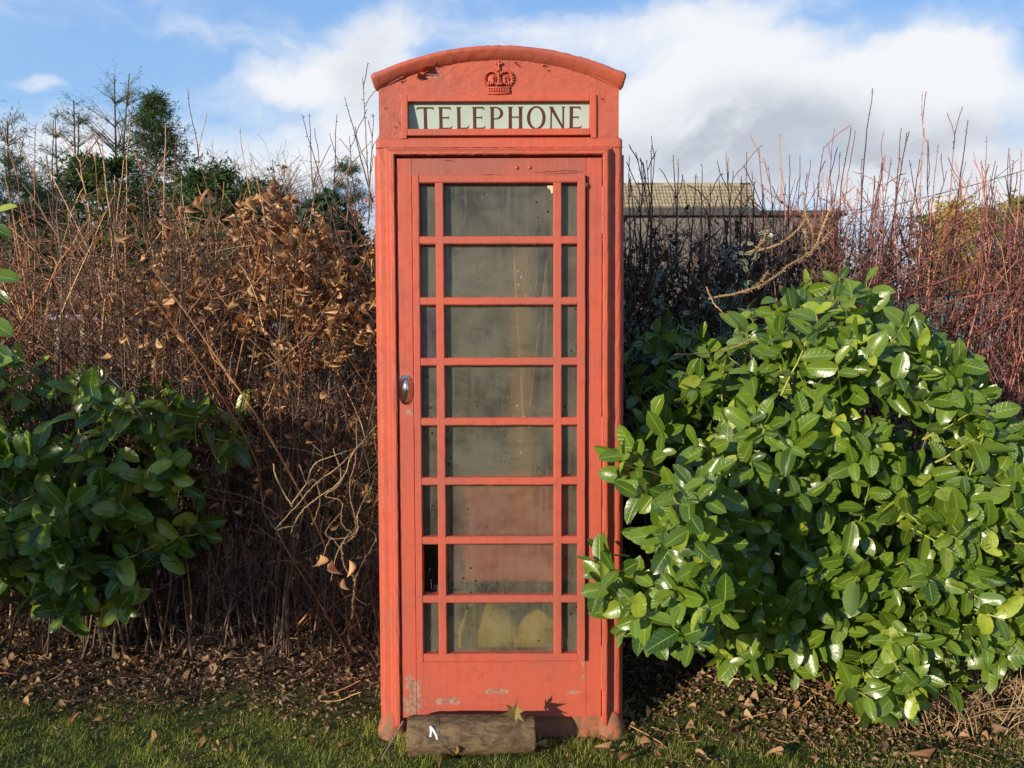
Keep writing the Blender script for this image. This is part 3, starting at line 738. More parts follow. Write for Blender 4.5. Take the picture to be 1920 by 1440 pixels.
def hedge(name, label, cat, mat, C, specs, shoots=None, shootmat=None, thorn=None, extra=None, r0=0.0055, ztop=2.2, debris=None):
    root = empty(name, (float(C[:, 0, 0].mean()), float(C[:, 0, 1].mean()), 0), label, cat)
    off = np.array(root.location)[None, None, :]
    C = C[C[:, :, 2].max(1) < ztop + 0.12 * rng.random(len(C))]
    A = Acc(); n = len(C)
    A.tubes(C - off, (r0 * (0.6 + 0.8 * rng.random((n, 1)))) * np.linspace(1, 0.35, C.shape[1])[None], 5)
    link('stems', A.mesh('stems'), mat, root, kind='stuff')
    lv = C
    A = Acc(); allP = [C]
    for (cnt, L0, L1, r, kw) in specs:
        P = side_twigs(lv, cnt, L0, L1, **kw)
        P = P[P[:, :, 2].max(1) < ztop + 0.16 * rng.random(len(P)) ** 2]; cnt = len(P)
        A.tubes(P - off, r * (0.7 + 0.6 * rng.random((cnt, 1))) * np.linspace(1, 0.4, P.shape[1])[None], 3)
        allP.append(P); lv = P
    if thorn:
        for k, (cnt, size) in enumerate(thorn):
            thorns(A, allP[k] - off, cnt, size)
    link('twigs', A.mesh('twigs'), mat, root, kind='stuff')
    if debris:
        cnt, zc, sz, dm = debris
        q, t, i = pick(allP[1], cnt, 0, 1); q = q[rng.random(cnt) < np.clip((zc - q[:, 2]) / 0.5, 0.04, 1)]; m_ = len(q)
        A = Acc(); A.inst(diamond(0.6, 0.4), q - off[0], frames(rng.normal(size=(m_, 3)), rng.normal(size=(m_, 3)) + np.array([[0, -.5, 0]])), sz * (0.5 + rng.random(m_)))
        link('dead_leaves', A.mesh('dead_leaves', smooth=False), dm, root, kind='stuff')
    if shoots is not None:
        for (px, py, px0, py0, Y, r) in shoots:
            a = np.array(at(px0, py0, Y)); b = np.array(at(px, py, Y - 0.05)); ln = np.linalg.norm(b - a)
            P = curves(a[None], (b - a)[None], ln, 14, 0.03, 0.05)
            P += (b - P[0, -1])[None, None] * np.linspace(0, 1, 14)[None, :, None]
            S = Acc(); S.tubes(P - off, np.linspace(r, r * 0.35, 14)[None], 5)
            thorns(S, P - off, int(60 * ln), 0.010)
            if rng.random() < 0.65:
                T = side_twigs(P, 3, 0.06, 0.22, K=6, along=1.1, out_=0.7); S.tubes(T - off, r * 0.45, 4); thorns(S, T - off, 12, 0.008)
            link('shoot', S.mesh('shoot'), shootmat or mat, root)
    return root, allP

# --- left briar hedge
C = canes(400, (-3.6, -0.62), (3.95, 4.9), (1.6, 2.35), lean=(-0.04, 0), spread=0.30, bend=0.20, jit=0.07)
tall = []
for (px, py) in [(44, 375), (100, 225), (178, 285), (215, 330), (300, 375), (352, 168), (310, 232), (246, 170), (262, 228), (232, 300), (285, 330), (400, 300), (420, 340), (450, 240), (330, 255), (150, 300), (120, 330), (68, 230), (190, 255), (210, 360), (370, 345), (480, 330), (510, 300), (25, 300), (8, 330), (340, 330), (270, 300)]:
    tall.append((px, py, px + rng.normal() * 50 + 30, 560 + rng.random() * 160, 3.9 + 0.4 * rng.random(), 0.0042 + 0.002 * rng.random()))
root, PB = hedge('briar_hedge', 'tangled bare briar hedge with reddish brown stems left of the kiosk', 'hedge', M_briar, C,
                 [(4200, 0.15, 0.55, 0.0027, dict(lo=0.2, up=0.3, K=6, out_=1.1)), (11000, 0.04, 0.22, 0.0017, dict(lo=0.05, up=0.1, K=3)), (5000, 0.02, 0.08, 0.0012, dict(lo=0.05, K=3))],
                 tall, M_briar, ztop=2.27, debris=(12000, 1.9, 0.018, M_litter), thorn=[(8000, 0.018), (20000, 0.017), (13000, 0.013), (1, 0.01)])

# --- beech with dead leaves beside the kiosk
C = canes(90, (-2.25, -0.60), (3.75, 4.25), (1.7, 2.3), lean=(0.03, -0.02), spread=0.13, bend=0.06)
shoots = [(x, y, x0, y0, Y, 0.0035) for (x, y, x0, y0, Y) in [(566, 214, 640, 470, 3.6), (580, 212, 590, 400, 3.62), (646, 182, 700, 380, 3.5), (680, 145, 697, 400, 3.5), (632, 214, 620, 420, 3.6), (618, 250, 668, 430, 3.6), (700, 215, 690, 420, 3.55), (655, 255, 672, 440, 3.6), (696, 265, 625, 350, 3.5), (600, 300, 560, 460, 3.7)]]
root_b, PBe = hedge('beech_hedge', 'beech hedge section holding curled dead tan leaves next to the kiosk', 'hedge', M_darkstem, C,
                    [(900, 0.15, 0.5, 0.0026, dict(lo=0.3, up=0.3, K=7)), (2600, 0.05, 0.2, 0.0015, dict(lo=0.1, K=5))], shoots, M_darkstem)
BT = [leaf_tmpl(8, w, f, c, wv, 0.02, 1, 0.9, tw) for w, f, c, wv, tw in [(0.38, 2.2, 0.9, 0.14, 1.2), (0.30, 3.2, 1.5, 0.12, -1.3), (0.42, 1.6, 1.9, 0.12, 1.7), (0.26, 4.0, 0.6, 0.14, 0.8)]]
BMs = [tmesh('beech_leaf', x) for x in BT]
n = 14500
q, t, i = pick(np.concatenate([PBe[1][:, :6], ]), n, 0.1, 1.0)
px = 960 + FPX * q[:, 0] / q[:, 1]; py = 642 - FPX * (q[:, 2] - CAMZ) / q[:, 1]
dens_ = np.clip((px - 150) / 420, 0, 1) ** 1.3 * np.clip((py - 310) / 70, 0, 1) * np.where(py > 690, 0.06, np.where(py > 600, 0.35, 1.0))
k = rng.random(n) < dens_; q = q[k]; t = t[k]; n = len(q)
ax = unit(rng.normal(size=(n, 3)) * 0.55 + np.array([[-0.15, -0.25, -0.75]])); nr = unit(rng.normal(size=(n, 3)) + np.array([[-0.3, -1, 0.2]]))
leaf_cloud(root_b, BT, BMs, M_beech, q, frames(ax, nr), 0.034 + 0.036 * rng.random(n), rng.random(n), 300)

# --- dead curling bramble at the left foot of the kiosk
def path(pts, Y, K=26, jit=0.0):
    """a smooth line through photo points; each point may carry its own distance"""
    Q = np.array([tuple(at(p[0], p[1], p[2] if len(p) > 2 else Y)) for p in pts]); m = len(Q)
    s = np.linspace(0, m - 1.0001, K); k_ = s.astype(int); f = (s - k_)[:, None]
    g = lambda a: Q[np.clip(a, 0, m - 1)]
    p0, p1, p2, p3 = g(k_ - 1), g(k_), g(k_ + 1), g(k_ + 2)
    r = 0.5 * ((2 * p1) + (-p0 + p2) * f + (2 * p0 - 5 * p1 + 4 * p2 - p3) * f ** 2 + (-p0 + 3 * p1 - 3 * p2 + p3) * f ** 3)
    return r + rng.normal(size=r.shape) * jit

def bramble(name, label, cat, lines, mat, r, thorn_n, thorn_s, base):
    root = empty(name, base, label, cat); off = np.array(base)[None, None]
    for ln in lines:
        A = Acc(); P = path(ln, 3.3, 30, 0.0012)[None]
        A.tubes(P - off, np.linspace(r, r * 0.5, 30)[None], 6)
        L_ = np.linalg.norm(np.diff(P[0], axis=0), axis=1).sum()
        thorns(A, P - off, int(thorn_n * L_), thorn_s)
        link('stem', A.mesh('stem'), mat, root)
    return root
br = bramble('dead_bramble', 'pale dead bramble stems curling down at the left side of the kiosk', 'bramble', [
    [(700, 815, 3.5), (665, 845), (640, 900), (600, 930), (565, 960), (545, 1000)], [(668, 785, 3.5), (668, 850), (655, 920), (668, 990), (640, 1010), (610, 1000), (640, 960)],
    [(512, 870), (520, 900), (545, 945), (550, 940), (575, 905), (590, 870), (640, 850), (700, 830, 3.5)], [(700, 905, 3.5), (672, 960), (668, 1000), (635, 1030), (620, 1090)],
    [(705, 800, 3.5), (640, 870), (600, 900), (575, 925), (560, 945), (518, 990), (530, 990), (560, 985)], [(690, 980, 3.5), (655, 1000), (640, 1030), (650, 1070), (665, 1085), (662, 1125)],
    [(625, 840), (640, 900), (610, 930), (640, 940), (640, 980), (660, 1000)], [(560, 870), (575, 905), (590, 900), (600, 940), (585, 985)], [(680, 990), (705, 1010, 3.5), (668, 1080), (660, 1160)],
    [(645, 1040), (620, 1010), (600, 1060), (595, 1045)]], M_pale, 0.0024, 420, 0.0065, (-0.62, 3.3, 0))
for (px, py) in [(655, 1050), (645, 1085), (625, 1050), (600, 1040)]:
    p = at(px, py, 3.28); o = link('leaf', BMs[random.randrange(4)], M_beech, br)
    o.matrix_basis = mat4(np.array(p) - np.array(br.location), frames(np.array([[0.1, -0.2, -1.0]]), rng.normal(size=(1, 3)))[0], 0.07)

# --- right hand red rose hedge
C = canes(620, (1.15, 4.5), (4.35, 5.3), (1.75, 2.4), lean=(0.05, 0), spread=0.12, bend=0.06, jit=0.035)
tall = []
for (px, py) in [(1462, 252), (1565, 240), (1636, 165), (1730, 172), (1596, 238), (1690, 240), (1700, 250), (1740, 262), (1790, 245), (1815, 225), (1850, 255), (1520, 300), (1545, 275), (1575, 285), (1500, 290), (1440, 310), (1480, 290), (1660, 290), (1760, 270), (1640, 330), (1680, 340), (1870, 310), (1900, 300), (1915, 280), (1610, 350), (1830, 330), (1885, 330), (1555, 330), (1590, 320), (1720, 330), (1775, 320), (1540, 350), (1620, 330), (1655, 300), (1800, 330), (1840, 300), (1895, 350), (1410, 320), (1500, 330), (1525, 340), (1705, 300), (1860, 350)]:
    tall.append((px, py, px - 10 + rng.normal() * 22, 480 + rng.random() * 80, 4.4 + 0.4 * rng.random(), 0.0042 + 0.0015 * rng.random()))
root, PR = hedge('rose_hedge', 'dense bare rose hedge with thorny red stems behind the right laurel', 'hedge', M_rose, C,
                 [(6000, 0.15, 0.45, 0.0026, dict(lo=0.2, up=0.55, K=5)), (11000, 0.04, 0.22, 0.0016, dict(lo=0.05, up=0.25, K=3)), (4000, 0.02, 0.08, 0.0011, dict(lo=0.05, K=3))],
                 tall, M_rose, ztop=2.36, debris=(24000, 2.25, 0.022, M_dark_litter), thorn=[(6000, 0.013), (13000, 0.012), (8000, 0.010), (1, 0.01)])
# arching lit rose stems in front of it
bramble('arching_rose_canes', 'long red and tan rose canes arching forward out of the hedge above the laurel', 'rose', [
    [(1790, 605, 3.9), (1850, 545), (1890, 480), (1893, 420, 4.1)], [(1810, 640, 3.9), (1860, 590), (1885, 550)], [(1830, 630, 3.9), (1880, 600), (1905, 580)],
    [(1640, 570, 4.1), (1700, 520), (1780, 470), (1870, 425, 4.2)], [(1640, 535, 4.1), (1700, 480), (1760, 430)], [(1690, 550, 4.1), (1760, 530), (1830, 500)],
    [(1700, 480, 4.1), (1690, 440), (1680, 400)], [(1720, 590, 4.0), (1800, 560), (1900, 545)], [(1850, 640, 3.8), (1880, 700), (1900, 770), (1920, 790)]], M_rose, 0.0042, 130, 0.010, (1.95, 4.05, 0))

# --- dark hedge right behind the kiosk, in its shadow, with holly
C = canes(330, (0.3, 1.9), (4.15, 4.9), (1.6, 2.25), spread=0.10, bend=0.05)
tall = []
for (px, py, x0) in [(1182, 330, 1195), (1192, 285, 1235), (1205, 320, 1200), (1222, 272, 1225), (1228, 290, 1205), (1262, 290, 1270), (1272, 298, 1265), (1316, 308, 1318), (1304, 328, 1290), (1361, 285, 1375), (1375, 320, 1350), (1400, 285, 1402), (1180, 292, 1188), (1212, 300, 1222), (1348, 335, 1372), (1282, 335, 1300), (1390, 330, 1385), (1415, 340, 1410), (1332, 345, 1330), (1197, 340, 1210), (1430, 345, 1432)]:
    tall.append((px, py, x0, 480 + rng.random() * 60, 4.1 + 0.3 * rng.random(), 0.0052))
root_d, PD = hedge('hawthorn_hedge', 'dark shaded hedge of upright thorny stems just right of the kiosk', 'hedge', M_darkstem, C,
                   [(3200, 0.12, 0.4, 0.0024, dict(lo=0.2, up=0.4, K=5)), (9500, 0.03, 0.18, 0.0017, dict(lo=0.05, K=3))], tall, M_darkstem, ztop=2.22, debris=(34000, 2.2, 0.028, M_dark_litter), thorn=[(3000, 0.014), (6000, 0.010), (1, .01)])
def holly_tmpl():
    n = 8; t = np.linspace(0, 1, n + 1); prof = np.where(np.arange(n + 1) % 2 == 0, 0.16, 0.30) * np.sin(np.pi * np.clip(t, 0.04, 0.97)) ** 0.4; prof[0] = 0.02; prof[-1] = 0.01
    V, U = [], []
    for i, ti in enumerate(t):
        for v in (-1, 0, 1):
            V.append((ti, v * prof[i], 0.12 * abs(v) * (1 if i % 2 else -0.2) - 0.1 * ti * ti)); U.append((ti, (v + 1) / 2))
    i, j = np.meshgrid(np.arange(n), np.arange(2), indexing='ij')
    return np.array(V), np.stack([i * 3 + j, (i + 1) * 3 + j, (i + 1) * 3 + j + 1, i * 3 + j + 1], -1).reshape(-1, 4), np.array(U)
HT = [holly_tmpl()]; HM = [tmesh('holly_leaf', HT[0])]
hol = empty('holly_bush', (0.95, 4.0, 0), 'variegated holly growing through the shaded hedge right of the kiosk', 'shrub')
HC = canes(16, (0.6, 1.35), (3.88, 4.1), (1.5, 1.9), spread=0.07); HS = side_twigs(HC, 460, 0.08, 0.26, lo=0.35, up=0.5)
A = Acc(); off = np.array(hol.location)[None, None]; A.tubes(HC - off, np.linspace(0.008, 0.003, HC.shape[1])[None], 5); link('stems', A.mesh('stems'), M_darkstem, hol, kind='stuff')
A = Acc(); A.tubes(HS - off, 0.002, 4); link('twigs', A.mesh('twigs'), M_darkstem, hol, kind='stuff')
n = 2600; q, t, i = pick(HS, n, 0.2, 1.0); ax = unit(rng.normal(size=(n, 3)) + np.array([[0, -0.3, 0.2]])); nr = unit(rng.normal(size=(n, 3)) * 0.6 + np.array([[-0.2, -0.6, 0.8]]))
leaf_cloud(hol, HT, HM, M_holly, q, frames(ax, nr), 0.028 + 0.024 * rng.random(n), rng.random(n), 300)

# pale thorny branches above the right laurel
bramble('thorny_branch', 'pale forked very thorny dead branch above the top of the right laurel', 'branch', [
    [(1330, 560, 3.45), (1400, 545), (1445, 525), (1475, 500), (1510, 480), (1530, 462), (1560, 432, 3.3)], [(1530, 462, 3.36), (1545, 420), (1557, 392)],
    [(1528, 458, 3.36), (1522, 425), (1510, 400), (1506, 360)], [(1513, 470, 3.37), (1511, 445), (1508, 430)]], M_pale, 0.0052, 420, 0.012, (1.0, 3.4, 0))
bramble('thorny_branch', 'short pale thorny twig pointing up left of the forked dead branch', 'branch', [
    [(1408, 478, 3.4), (1420, 465), (1432, 448), (1438, 430)], [(1405, 472, 3.42), (1450, 462), (1480, 445), (1505, 420), (1508, 400)]], M_pale, 0.0046, 420, 0.011, (0.98, 3.42, 0))
bramble('thorny_branch', 'pale thorny twig end poking up just above the dark laurel leaves', 'branch', [[(1340, 560, 3.45), (1400, 545), (1425, 530), (1440, 508)]], M_pale, 0.0046, 420, 0.011, (0.95, 3.45, 0))
bramble('tan_twig', 'thin tan twigs catching the sun against the dark hedge beside the kiosk', 'twig', [
    [(1230, 505, 3.9), (1240, 480), (1248, 450), (1254, 425)], [(1300, 530, 3.8), (1300, 500), (1306, 482)], [(1324, 538, 3.6), (1340, 570), (1365, 595)], [(1175, 620, 3.7), (1190, 590), (1200, 570)]], M_briar, 0.003, 60, 0.008, (0.75, 3.8, 0))
bramble('trailing_stem', 'thin reddish trailing stem lying across the lower laurel leaves', 'twig', [
    [(1190, 1100, 2.83), (1230, 1140), (1290, 1155), (1370, 1152), (1410, 1160)], [(1495, 1210, 2.85), (1530, 1240), (1545, 1260)], [(1390, 935, 2.85), (1400, 925), (1410, 900)], [(1265, 665, 2.95), (1340, 660), (1400, 640), (1440, 610)]], M_briar, 0.0022, 30, 0.005, (1.0, 2.85, 0))
bramble('dry_stem', 'dry brown twiggy stems sticking out between laurel leaves at right', 'twig', [
    [(1720, 865, 3.0), (1740, 810), (1750, 760)], [(1735, 830, 3.0), (1750, 800), (1745, 765)], [(1770, 870, 3.0), (1800, 835)], [(1650, 990, 2.95), (1675, 960), (1690, 930), (1680, 910)], [(1640, 1080, 2.95), (1660, 1050)]], M_pale, 0.003, 60, 0.008, (1.5, 3.0, 0))
# budding stems lower right
def budding():
    root = bramble('budding_shrub', 'tan arching stems with small grey green buds under the laurel at lower right', 'shrub', [
        [(1700, 1213, 2.95), (1750, 1225), (1800, 1215), (1860, 1212), (1925, 1208)], [(1790, 1250, 2.95), (1830, 1250), (1860, 1238)], [(1760, 1210, 2.95), (1800, 1195), (1830, 1175)],
        [(1800, 1200, 2.95), (1860, 1215), (1920, 1215)], [(1735, 1215, 2.95), (1740, 1175), (1760, 1130)], [(1880, 1225, 2.95), (1920, 1245)], [(1795, 1230, 2.95), (1830, 1190), (1850, 1160)]], M_briar, 0.0035, 20, 0.005, (1.6, 2.95, 0))
    off = np.array(root.location); A = Acc()
    for (px, py) in [(1735, 1185), (1762, 1200), (1797, 1205), (1765, 1228), (1775, 1240), (1885, 1205), (1900, 1218), (1730, 1225), (1730, 1310), (1770, 1215), (1785, 1255)]:
        c = np.array(at(px, py, 2.93)) - off; m = 9
        A.inst(LT[0], c[None] + rng.normal(size=(m, 3)) * 0.006, frames(rng.normal(size=(m, 3)) + np.array([[0, -.3, .6]]), rng.normal(size=(m, 3))), 0.016 + 0.012 * rng.random(m))
    link('buds', A.mesh('buds'), M_lightgreen, root, kind='stuff')
    # dead grassy stalks lower right
    r2 = empty('dead_stalks', (1.85, 3.3, 0), 'clump of dead straw coloured stalks at the lower right edge', 'plant')
    m = 260; x = 1.45 + 0.75 * rng.random(m); y = 3.05 + 0.7 * rng.random(m)
    P = curves(np.stack([x, y, hgt(x, y)], 1), np.stack([rng.normal(size=m) * 0.6, rng.normal(size=m) * 0.4, np.ones(m)], 1), 0.08 + 0.3 * rng.random(m), 7, 0.3, 0.05, 0.25)
    A = Acc(); A.tubes(P - np.array(r2.location)[None, None], np.linspace(0.0022, 0.001, 7)[None], 4); link('stalks', A.mesh('stalks'), M_pale, r2, kind='stuff')
budding()
# low bare stems and shaded undergrowth, left (under the laurel) and near the kiosk
C = canes(70, (-2.6, -0.6), (3.75, 4.2), (0.5, 1.0), lean=(-0.1, -0.15), spread=0.45, bend=0.25)
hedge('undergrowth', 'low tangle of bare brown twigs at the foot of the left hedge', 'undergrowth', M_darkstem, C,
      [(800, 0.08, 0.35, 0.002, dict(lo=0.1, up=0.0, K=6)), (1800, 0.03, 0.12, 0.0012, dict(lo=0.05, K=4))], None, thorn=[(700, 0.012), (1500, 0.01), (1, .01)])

# ================================================================== the kiosk
KX, KY, KZ, W = -0.040, 3.08, 0.04, 0.459
kiosk = empty('telephone_kiosk', (KX, KY, KZ), 'weathered red cast iron telephone kiosk with faded peeling paint', 'telephone box')
kiosk.rotation_euler = (0, math.radians(-0.22), 0)
D = 2 * (W + 0.010)                                         # depth of the kiosk
FZ = 0.036
PY = 0.042                                       # flat face of the corner posts behind the raised bead
def sub(name, me, mat, parent=kiosk, **k): return link(name, me, mat, parent, **k)

def side_matrix(k):
    """front, right, back, left side of the kiosk as a turn about its middle"""
    return Matrix.Translation((0, D / 2, 0)) @ Matrix.Rotation(k * math.pi / 2, 4, 'Z') @ Matrix.Translation((0, -D / 2, 0))
def corner_post(sx):
    """outline in xy of a front corner post, mirrored by sx, with the raised bead and rounded outer edge"""
    r = 0.018; pts = [(0.383, 0.06), (0.383, 0.004), (0.387, 0.0), (0.398, 0.0), (0.402, 0.002), (0.419, FZ - 0.002), (0.423, FZ)]
    for a in np.linspace(-90, 0, 6):
        pts.append((W - r + r * math.cos(math.radians(a)), FZ + r + r * math.sin(math.radians(a))))
    pts += [(W, 0.105), (0.40, 0.105), (0.40, 0.06)]
    return [(sx * x, y) for x, y in pts]
def prism_z(bm, pts, zs, jitter=0.0, mitre=False):
    rings = []
    for z in zs: rings.append([bm.verts.new((x + (rng.normal() * jitter), y + rng.normal() * jitter, min(z, 2.158 + max(0, abs(x) - 0.383) * 0.80) if mitre else z)) for x, y in pts])
    n = len(pts)
    for a, b in zip(rings, rings[1:]):
        for i in range(n): bm.faces.new((a[i], a[(i + 1) % n], b[(i + 1) % n], b[i]))
    bm.faces.new(rings[0]); bm.faces.new(rings[-1][::-1])
def plain_post(sx):
    return [(sx * x, y) for x, y in [(0.383, 0.06), (0.383, 0.003), (0.386, 0.0), (0.394, 0.0), (0.402, 0.009), (0.402, 0.105), (0.396, 0.105), (0.396, 0.06)]]
def side_fit(k, dy):
    return side_matrix(k) if k % 2 == 0 else side_matrix(k) @ Matrix.Translation((0, dy, 0)) @ Matrix.Diagonal((0.93, 1, 1, 1))
post_me = {}
for sx in (-1, 1):
    bm = bmesh.new(); prism_z(bm, corner_post(sx), np.linspace(0.012, 2.190, 60), 0.00045, True); post_me[sx] = bm_mesh(bm, 'corner_post', 0, smooth=False)
    bm = bmesh.new(); prism_z(bm, plain_post(sx), [0.012, 2.17]); post_me[sx, 1] = bm_mesh(bm, 'side_bead')
# each of the four sides: posts, head, glazed screen; the front one carries the door
for k in range(4):
    Mx = side_matrix(k)
    for sx in (-1, 1):
        o = sub('corner_post', post_me[sx], M_iron) if k % 2 == 0 else sub('side_bead', post_me[sx, 1], M_iron)
        o.matrix_basis = Mx
    if k: continue
for sx in (-1, 1):
    boxes('side_flank', [(sx * (W - .012) - .0115, sx * (W - .012) + .0115, 0.10, 0.125, 0.02, 2.20), (sx * (W - .012) - .0115, sx * (W - .012) + .0115, D - 0.125, D - 0.10, 0.02, 2.20)], M_iron, kiosk, 0.001)
# bead pieces across the head of the door opening (mitred) and the deep frieze above
bm = bmesh.new()
n = 48; xs = np.linspace(-1, 1, n + 1)
prof = [(2.158, 0.06), (2.158, 0.004), (2.161, 0.0), (2.170, 0.0), (2.1865, FZ - 0.002), (2.1905, FZ - 0.0003)]
rows = []
for (z, y) in prof:
    half = 0.383 + min(max(z - 2.158, 0), 0.04) / 0.80
    rows.append([bm.verts.new((x * half, y + rng.normal() * 0.0004, z + rng.normal() * 0.0004)) for x in xs])
for a, b in zip(rows, rows[1:]):
    for i in range(n): bm.faces.new((a[i], a[i + 1], b[i + 1], b[i]))
head_me = bm_mesh(bm, 'door_head_bead')
bm = bmesh.new(); pts = [(-W + .003, FZ + .003), (-W + .012, FZ - .0), (W - .012, FZ - .0), (W - .003, FZ + .003), (W - .003, 0.11), (-W + .003, 0.11)]
def bm_panel(bm, x0, x1, z0, z1, y0, y1, nx, nz, jit=0.0004):
    """a front sheet with slight unevenness, and a box behind it"""
    g = [[bm.verts.new((x0 + (x1 - x0) * i / nx, y0 + (rng.normal() * jit if 0 < i < nx and 0 < j < nz else 0), z0 + (z1 - z0) * j / nz)) for j in range(nz + 1)] for i in range(nx + 1)]
    for i in range(nx):
        for j in range(nz): bm.faces.new((g[i][j], g[i + 1][j], g[i + 1][j + 1], g[i][j + 1]))
    b = [[bm.verts.new((x, y1, z)) for z in (z0, z1)] for x in (x0, x1)]
    bm.faces.new((b[0][0], b[0][1], b[1][1], b[1][0]))
    bm.faces.new([g[i][0] for i in range(nx + 1)] + [b[1][0], b[0][0]]); bm.faces.new([g[i][nz] for i in range(nx, -1, -1)] + [b[0][1], b[1][1]])
    bm.faces.new([g[0][j] for j in range(nz, -1, -1)] + [b[0][0], b[0][1]]); bm.faces.new([g[nx][j] for j in range(nz + 1)] + [b[1][1], b[1][0]])
fr_me = None
bm = bmesh.new()
r = 0.016; o_ = []
for a in np.linspace(180, 270, 6): o_.append((-W + r + r * math.cos(math.radians(a)), FZ + r + r * math.sin(math.radians(a))))
for a in np.linspace(270, 360, 6): o_.append((W - r + r * math.cos(math.radians(a)), FZ + r + r * math.sin(math.radians(a))))
o_ += [(W, 0.11), (-W, 0.11)]
prism_z(bm, [(x * 1.0005, y - 0.0004) for x, y in o_], [2.192, 2.205, 2.22, 2.228]); 
top = [v for v in bm.verts if v.co.z > 2.226]
for v in top: v.co.x *= 0.985; v.co.y += 0.006
fr_me = bm_mesh(bm, 'frieze')
# pediment with the arched rim
PH = 0.445
def arc_z(x, zc, zs, half=PH): return zs + (zc - zs) * (1 - (abs(x) / half) ** 2.05)
def pediment_mesh():
    """front sheet of the pediment with the opening of the sign left out"""
    bm = bmesh.new(); xs = sorted(set(list(np.linspace(-PH, PH, 37)) + [-0.361, 0.361]))
    zs_low = 2.2285
    def strip(x0, x1, za0, zb0, za1, zb1, nz):
        vs = []
        for (x, za, zb) in ((x0, za0, zb0), (x1, za1, zb1)):
            vs.append([(x, za + (zb - za) * j / nz) for j in range(nz + 1)])
        return vs
    cache = {}
    def vert(x, z):
        key = (round(x, 5), round(z, 5))
        if key not in cache: cache[key] = bm.verts.new((x, PY + (rng.normal() * 0.0004), z))
        return cache[key]
    for x0, x1 in zip(xs, xs[1:]):
        mid = (x0 + x1) / 2
        segs = [(zs_low, None)] if abs(mid) > 0.361 else [(2.384, None)]
        for (za, _) in segs:
            nz = 12
            for j in range(nz):
                f0 = j / nz; f1 = (j + 1) / nz
                q = [(x0, za + (arc_z(x0, 2.520, 2.412) - za) * f0), (x1, za + (arc_z(x1, 2.520, 2.412) - za) * f0), (x1, za + (arc_z(x1, 2.520, 2.412) - za) * f1), (x0, za + (arc_z(x0, 2.520, 2.412) - za) * f1)]
                bm.faces.new([vert(*p) for p in q])
    # sides returning backwards
    for sx in (-1, 1):
        q = [bm.verts.new((sx * PH, y, z)) for y, z in ((PY + .0002, zs_low), (PY + .0002, 2.42), (0.12, 2.42), (0.12, zs_low))]
        bm.faces.new(q)
    return bm_mesh(bm, 'pediment')
ped_me = pediment_mesh()
def rim_mesh():
    """half round moulding along the arch, swept from end to end"""
    N = 70; prof = []
    bm = bmesh.new(); rings = []
    for i in range(N + 1):
        u = -1 + 2 * i / N
        x = u * 0.452
        zi = arc_z(x, 2.512, 2.404, 0.452); zo = arc_z(x, 2.556, 2.460, 0.452) + (0.004 if abs(u) > .985 else 0)
        dz = -(2.05 * (2.512 - 2.404) * (abs(u) ** 1.05) * np.sign(u) / 0.452) * 0.9
        nx = -dz / math.hypot(1, dz); nz = 1 / math.hypot(1, dz)
        th = zo - zi
        pr = [(-0.004, 0.046), (0.0, 0.040), (0.008, 0.028), (0.018, 0.021), (0.030, 0.012), (0.041, 0.009), (0.048, 0.012), (0.052, 0.016), (0.052, 0.05), (0.052, 0.12)]
        k = th / 0.052
        rings.append([bm.verts.new((x + nx * a * k * 0.35 + rng.normal() * 0.0007, y + rng.normal() * 0.0009, zi + nz * a * k + rng.normal() * 0.0007)) for a, y in pr])
    def endring(r_, sx):
        m_ = sum((v.co for v in r_[1:8]), Vector()) / 7
        return [bm.verts.new((v.co.x + sx * 0.009, m_.y + (v.co.y - m_.y) * (0.62 if v.co.y < 0.06 else 1), m_.z + (v.co.z - m_.z) * 0.66)) for v in r_]
    rings = [endring(rings[0], -1)] + rings + [endring(rings[-1], 1)]
    for a, b in zip(rings, rings[1:]):
        for j in range(len(a) - 1): bm.faces.new((a[j], b[j], b[j + 1], a[j + 1]))
    bm.faces.new(rings[0]); bm.faces.new(rings[-1][::-1])
    me = bm_mesh(bm, 'arched_rim')
    me.polygons.foreach_set('use_smooth', [len(p.vertices) == 4 for p in me.polygons]); return me
rim_me = rim_mesh()
for k in range(4):
    Mx = side_matrix(k)
    for nm, me, dy in (('door_head_bead', head_me, 0.0), ('frieze', fr_me, -0.0255), ('pediment', ped_me, -0.018), ('arched_rim', rim_me, 0.001)):
        o = sub(nm, me, M_ped if nm in ('pediment', 'arched_rim') else M_iron); o.matrix_basis = side_fit(k, dy)
# domed roof between the four arches
bm = bmesh.new(); n = 28; g = []
for i in range(n + 1):
    row = []
    for j in range(n + 1):
        u, v = -1 + 2 * i / n, -1 + 2 * j / n
        z = 2.412 + 0.125 * (1 - min(abs(u), abs(v)) ** 2.05 * 0 - 0) * 0
        z = 2.405 + 0.15 * (1 - 0.5 * (abs(u) ** 2 + abs(v) ** 2)) * 0.98
        z = min(z, 2.400 + 0.15 * (1 - abs(v) ** 2.05) + 0.15 * (1 - abs(u) ** 2.05))
        row.append(bm.verts.new((u * 0.385, D / 2 + v * 0.385, z - 0.012)))
    g.append(row)
for i in range(n):
    for j in range(n): bm.faces.new((g[i][j], g[i + 1][j], g[i + 1][j + 1], g[i][j + 1]))
sub('domed_roof', bm_mesh(bm, 'domed_roof', smooth=True), M_iron)
boxes('ceiling', [(-0.43, 0.43, 0.060, D - 0.060, 2.152, 2.20)], M_black, kiosk, 0)
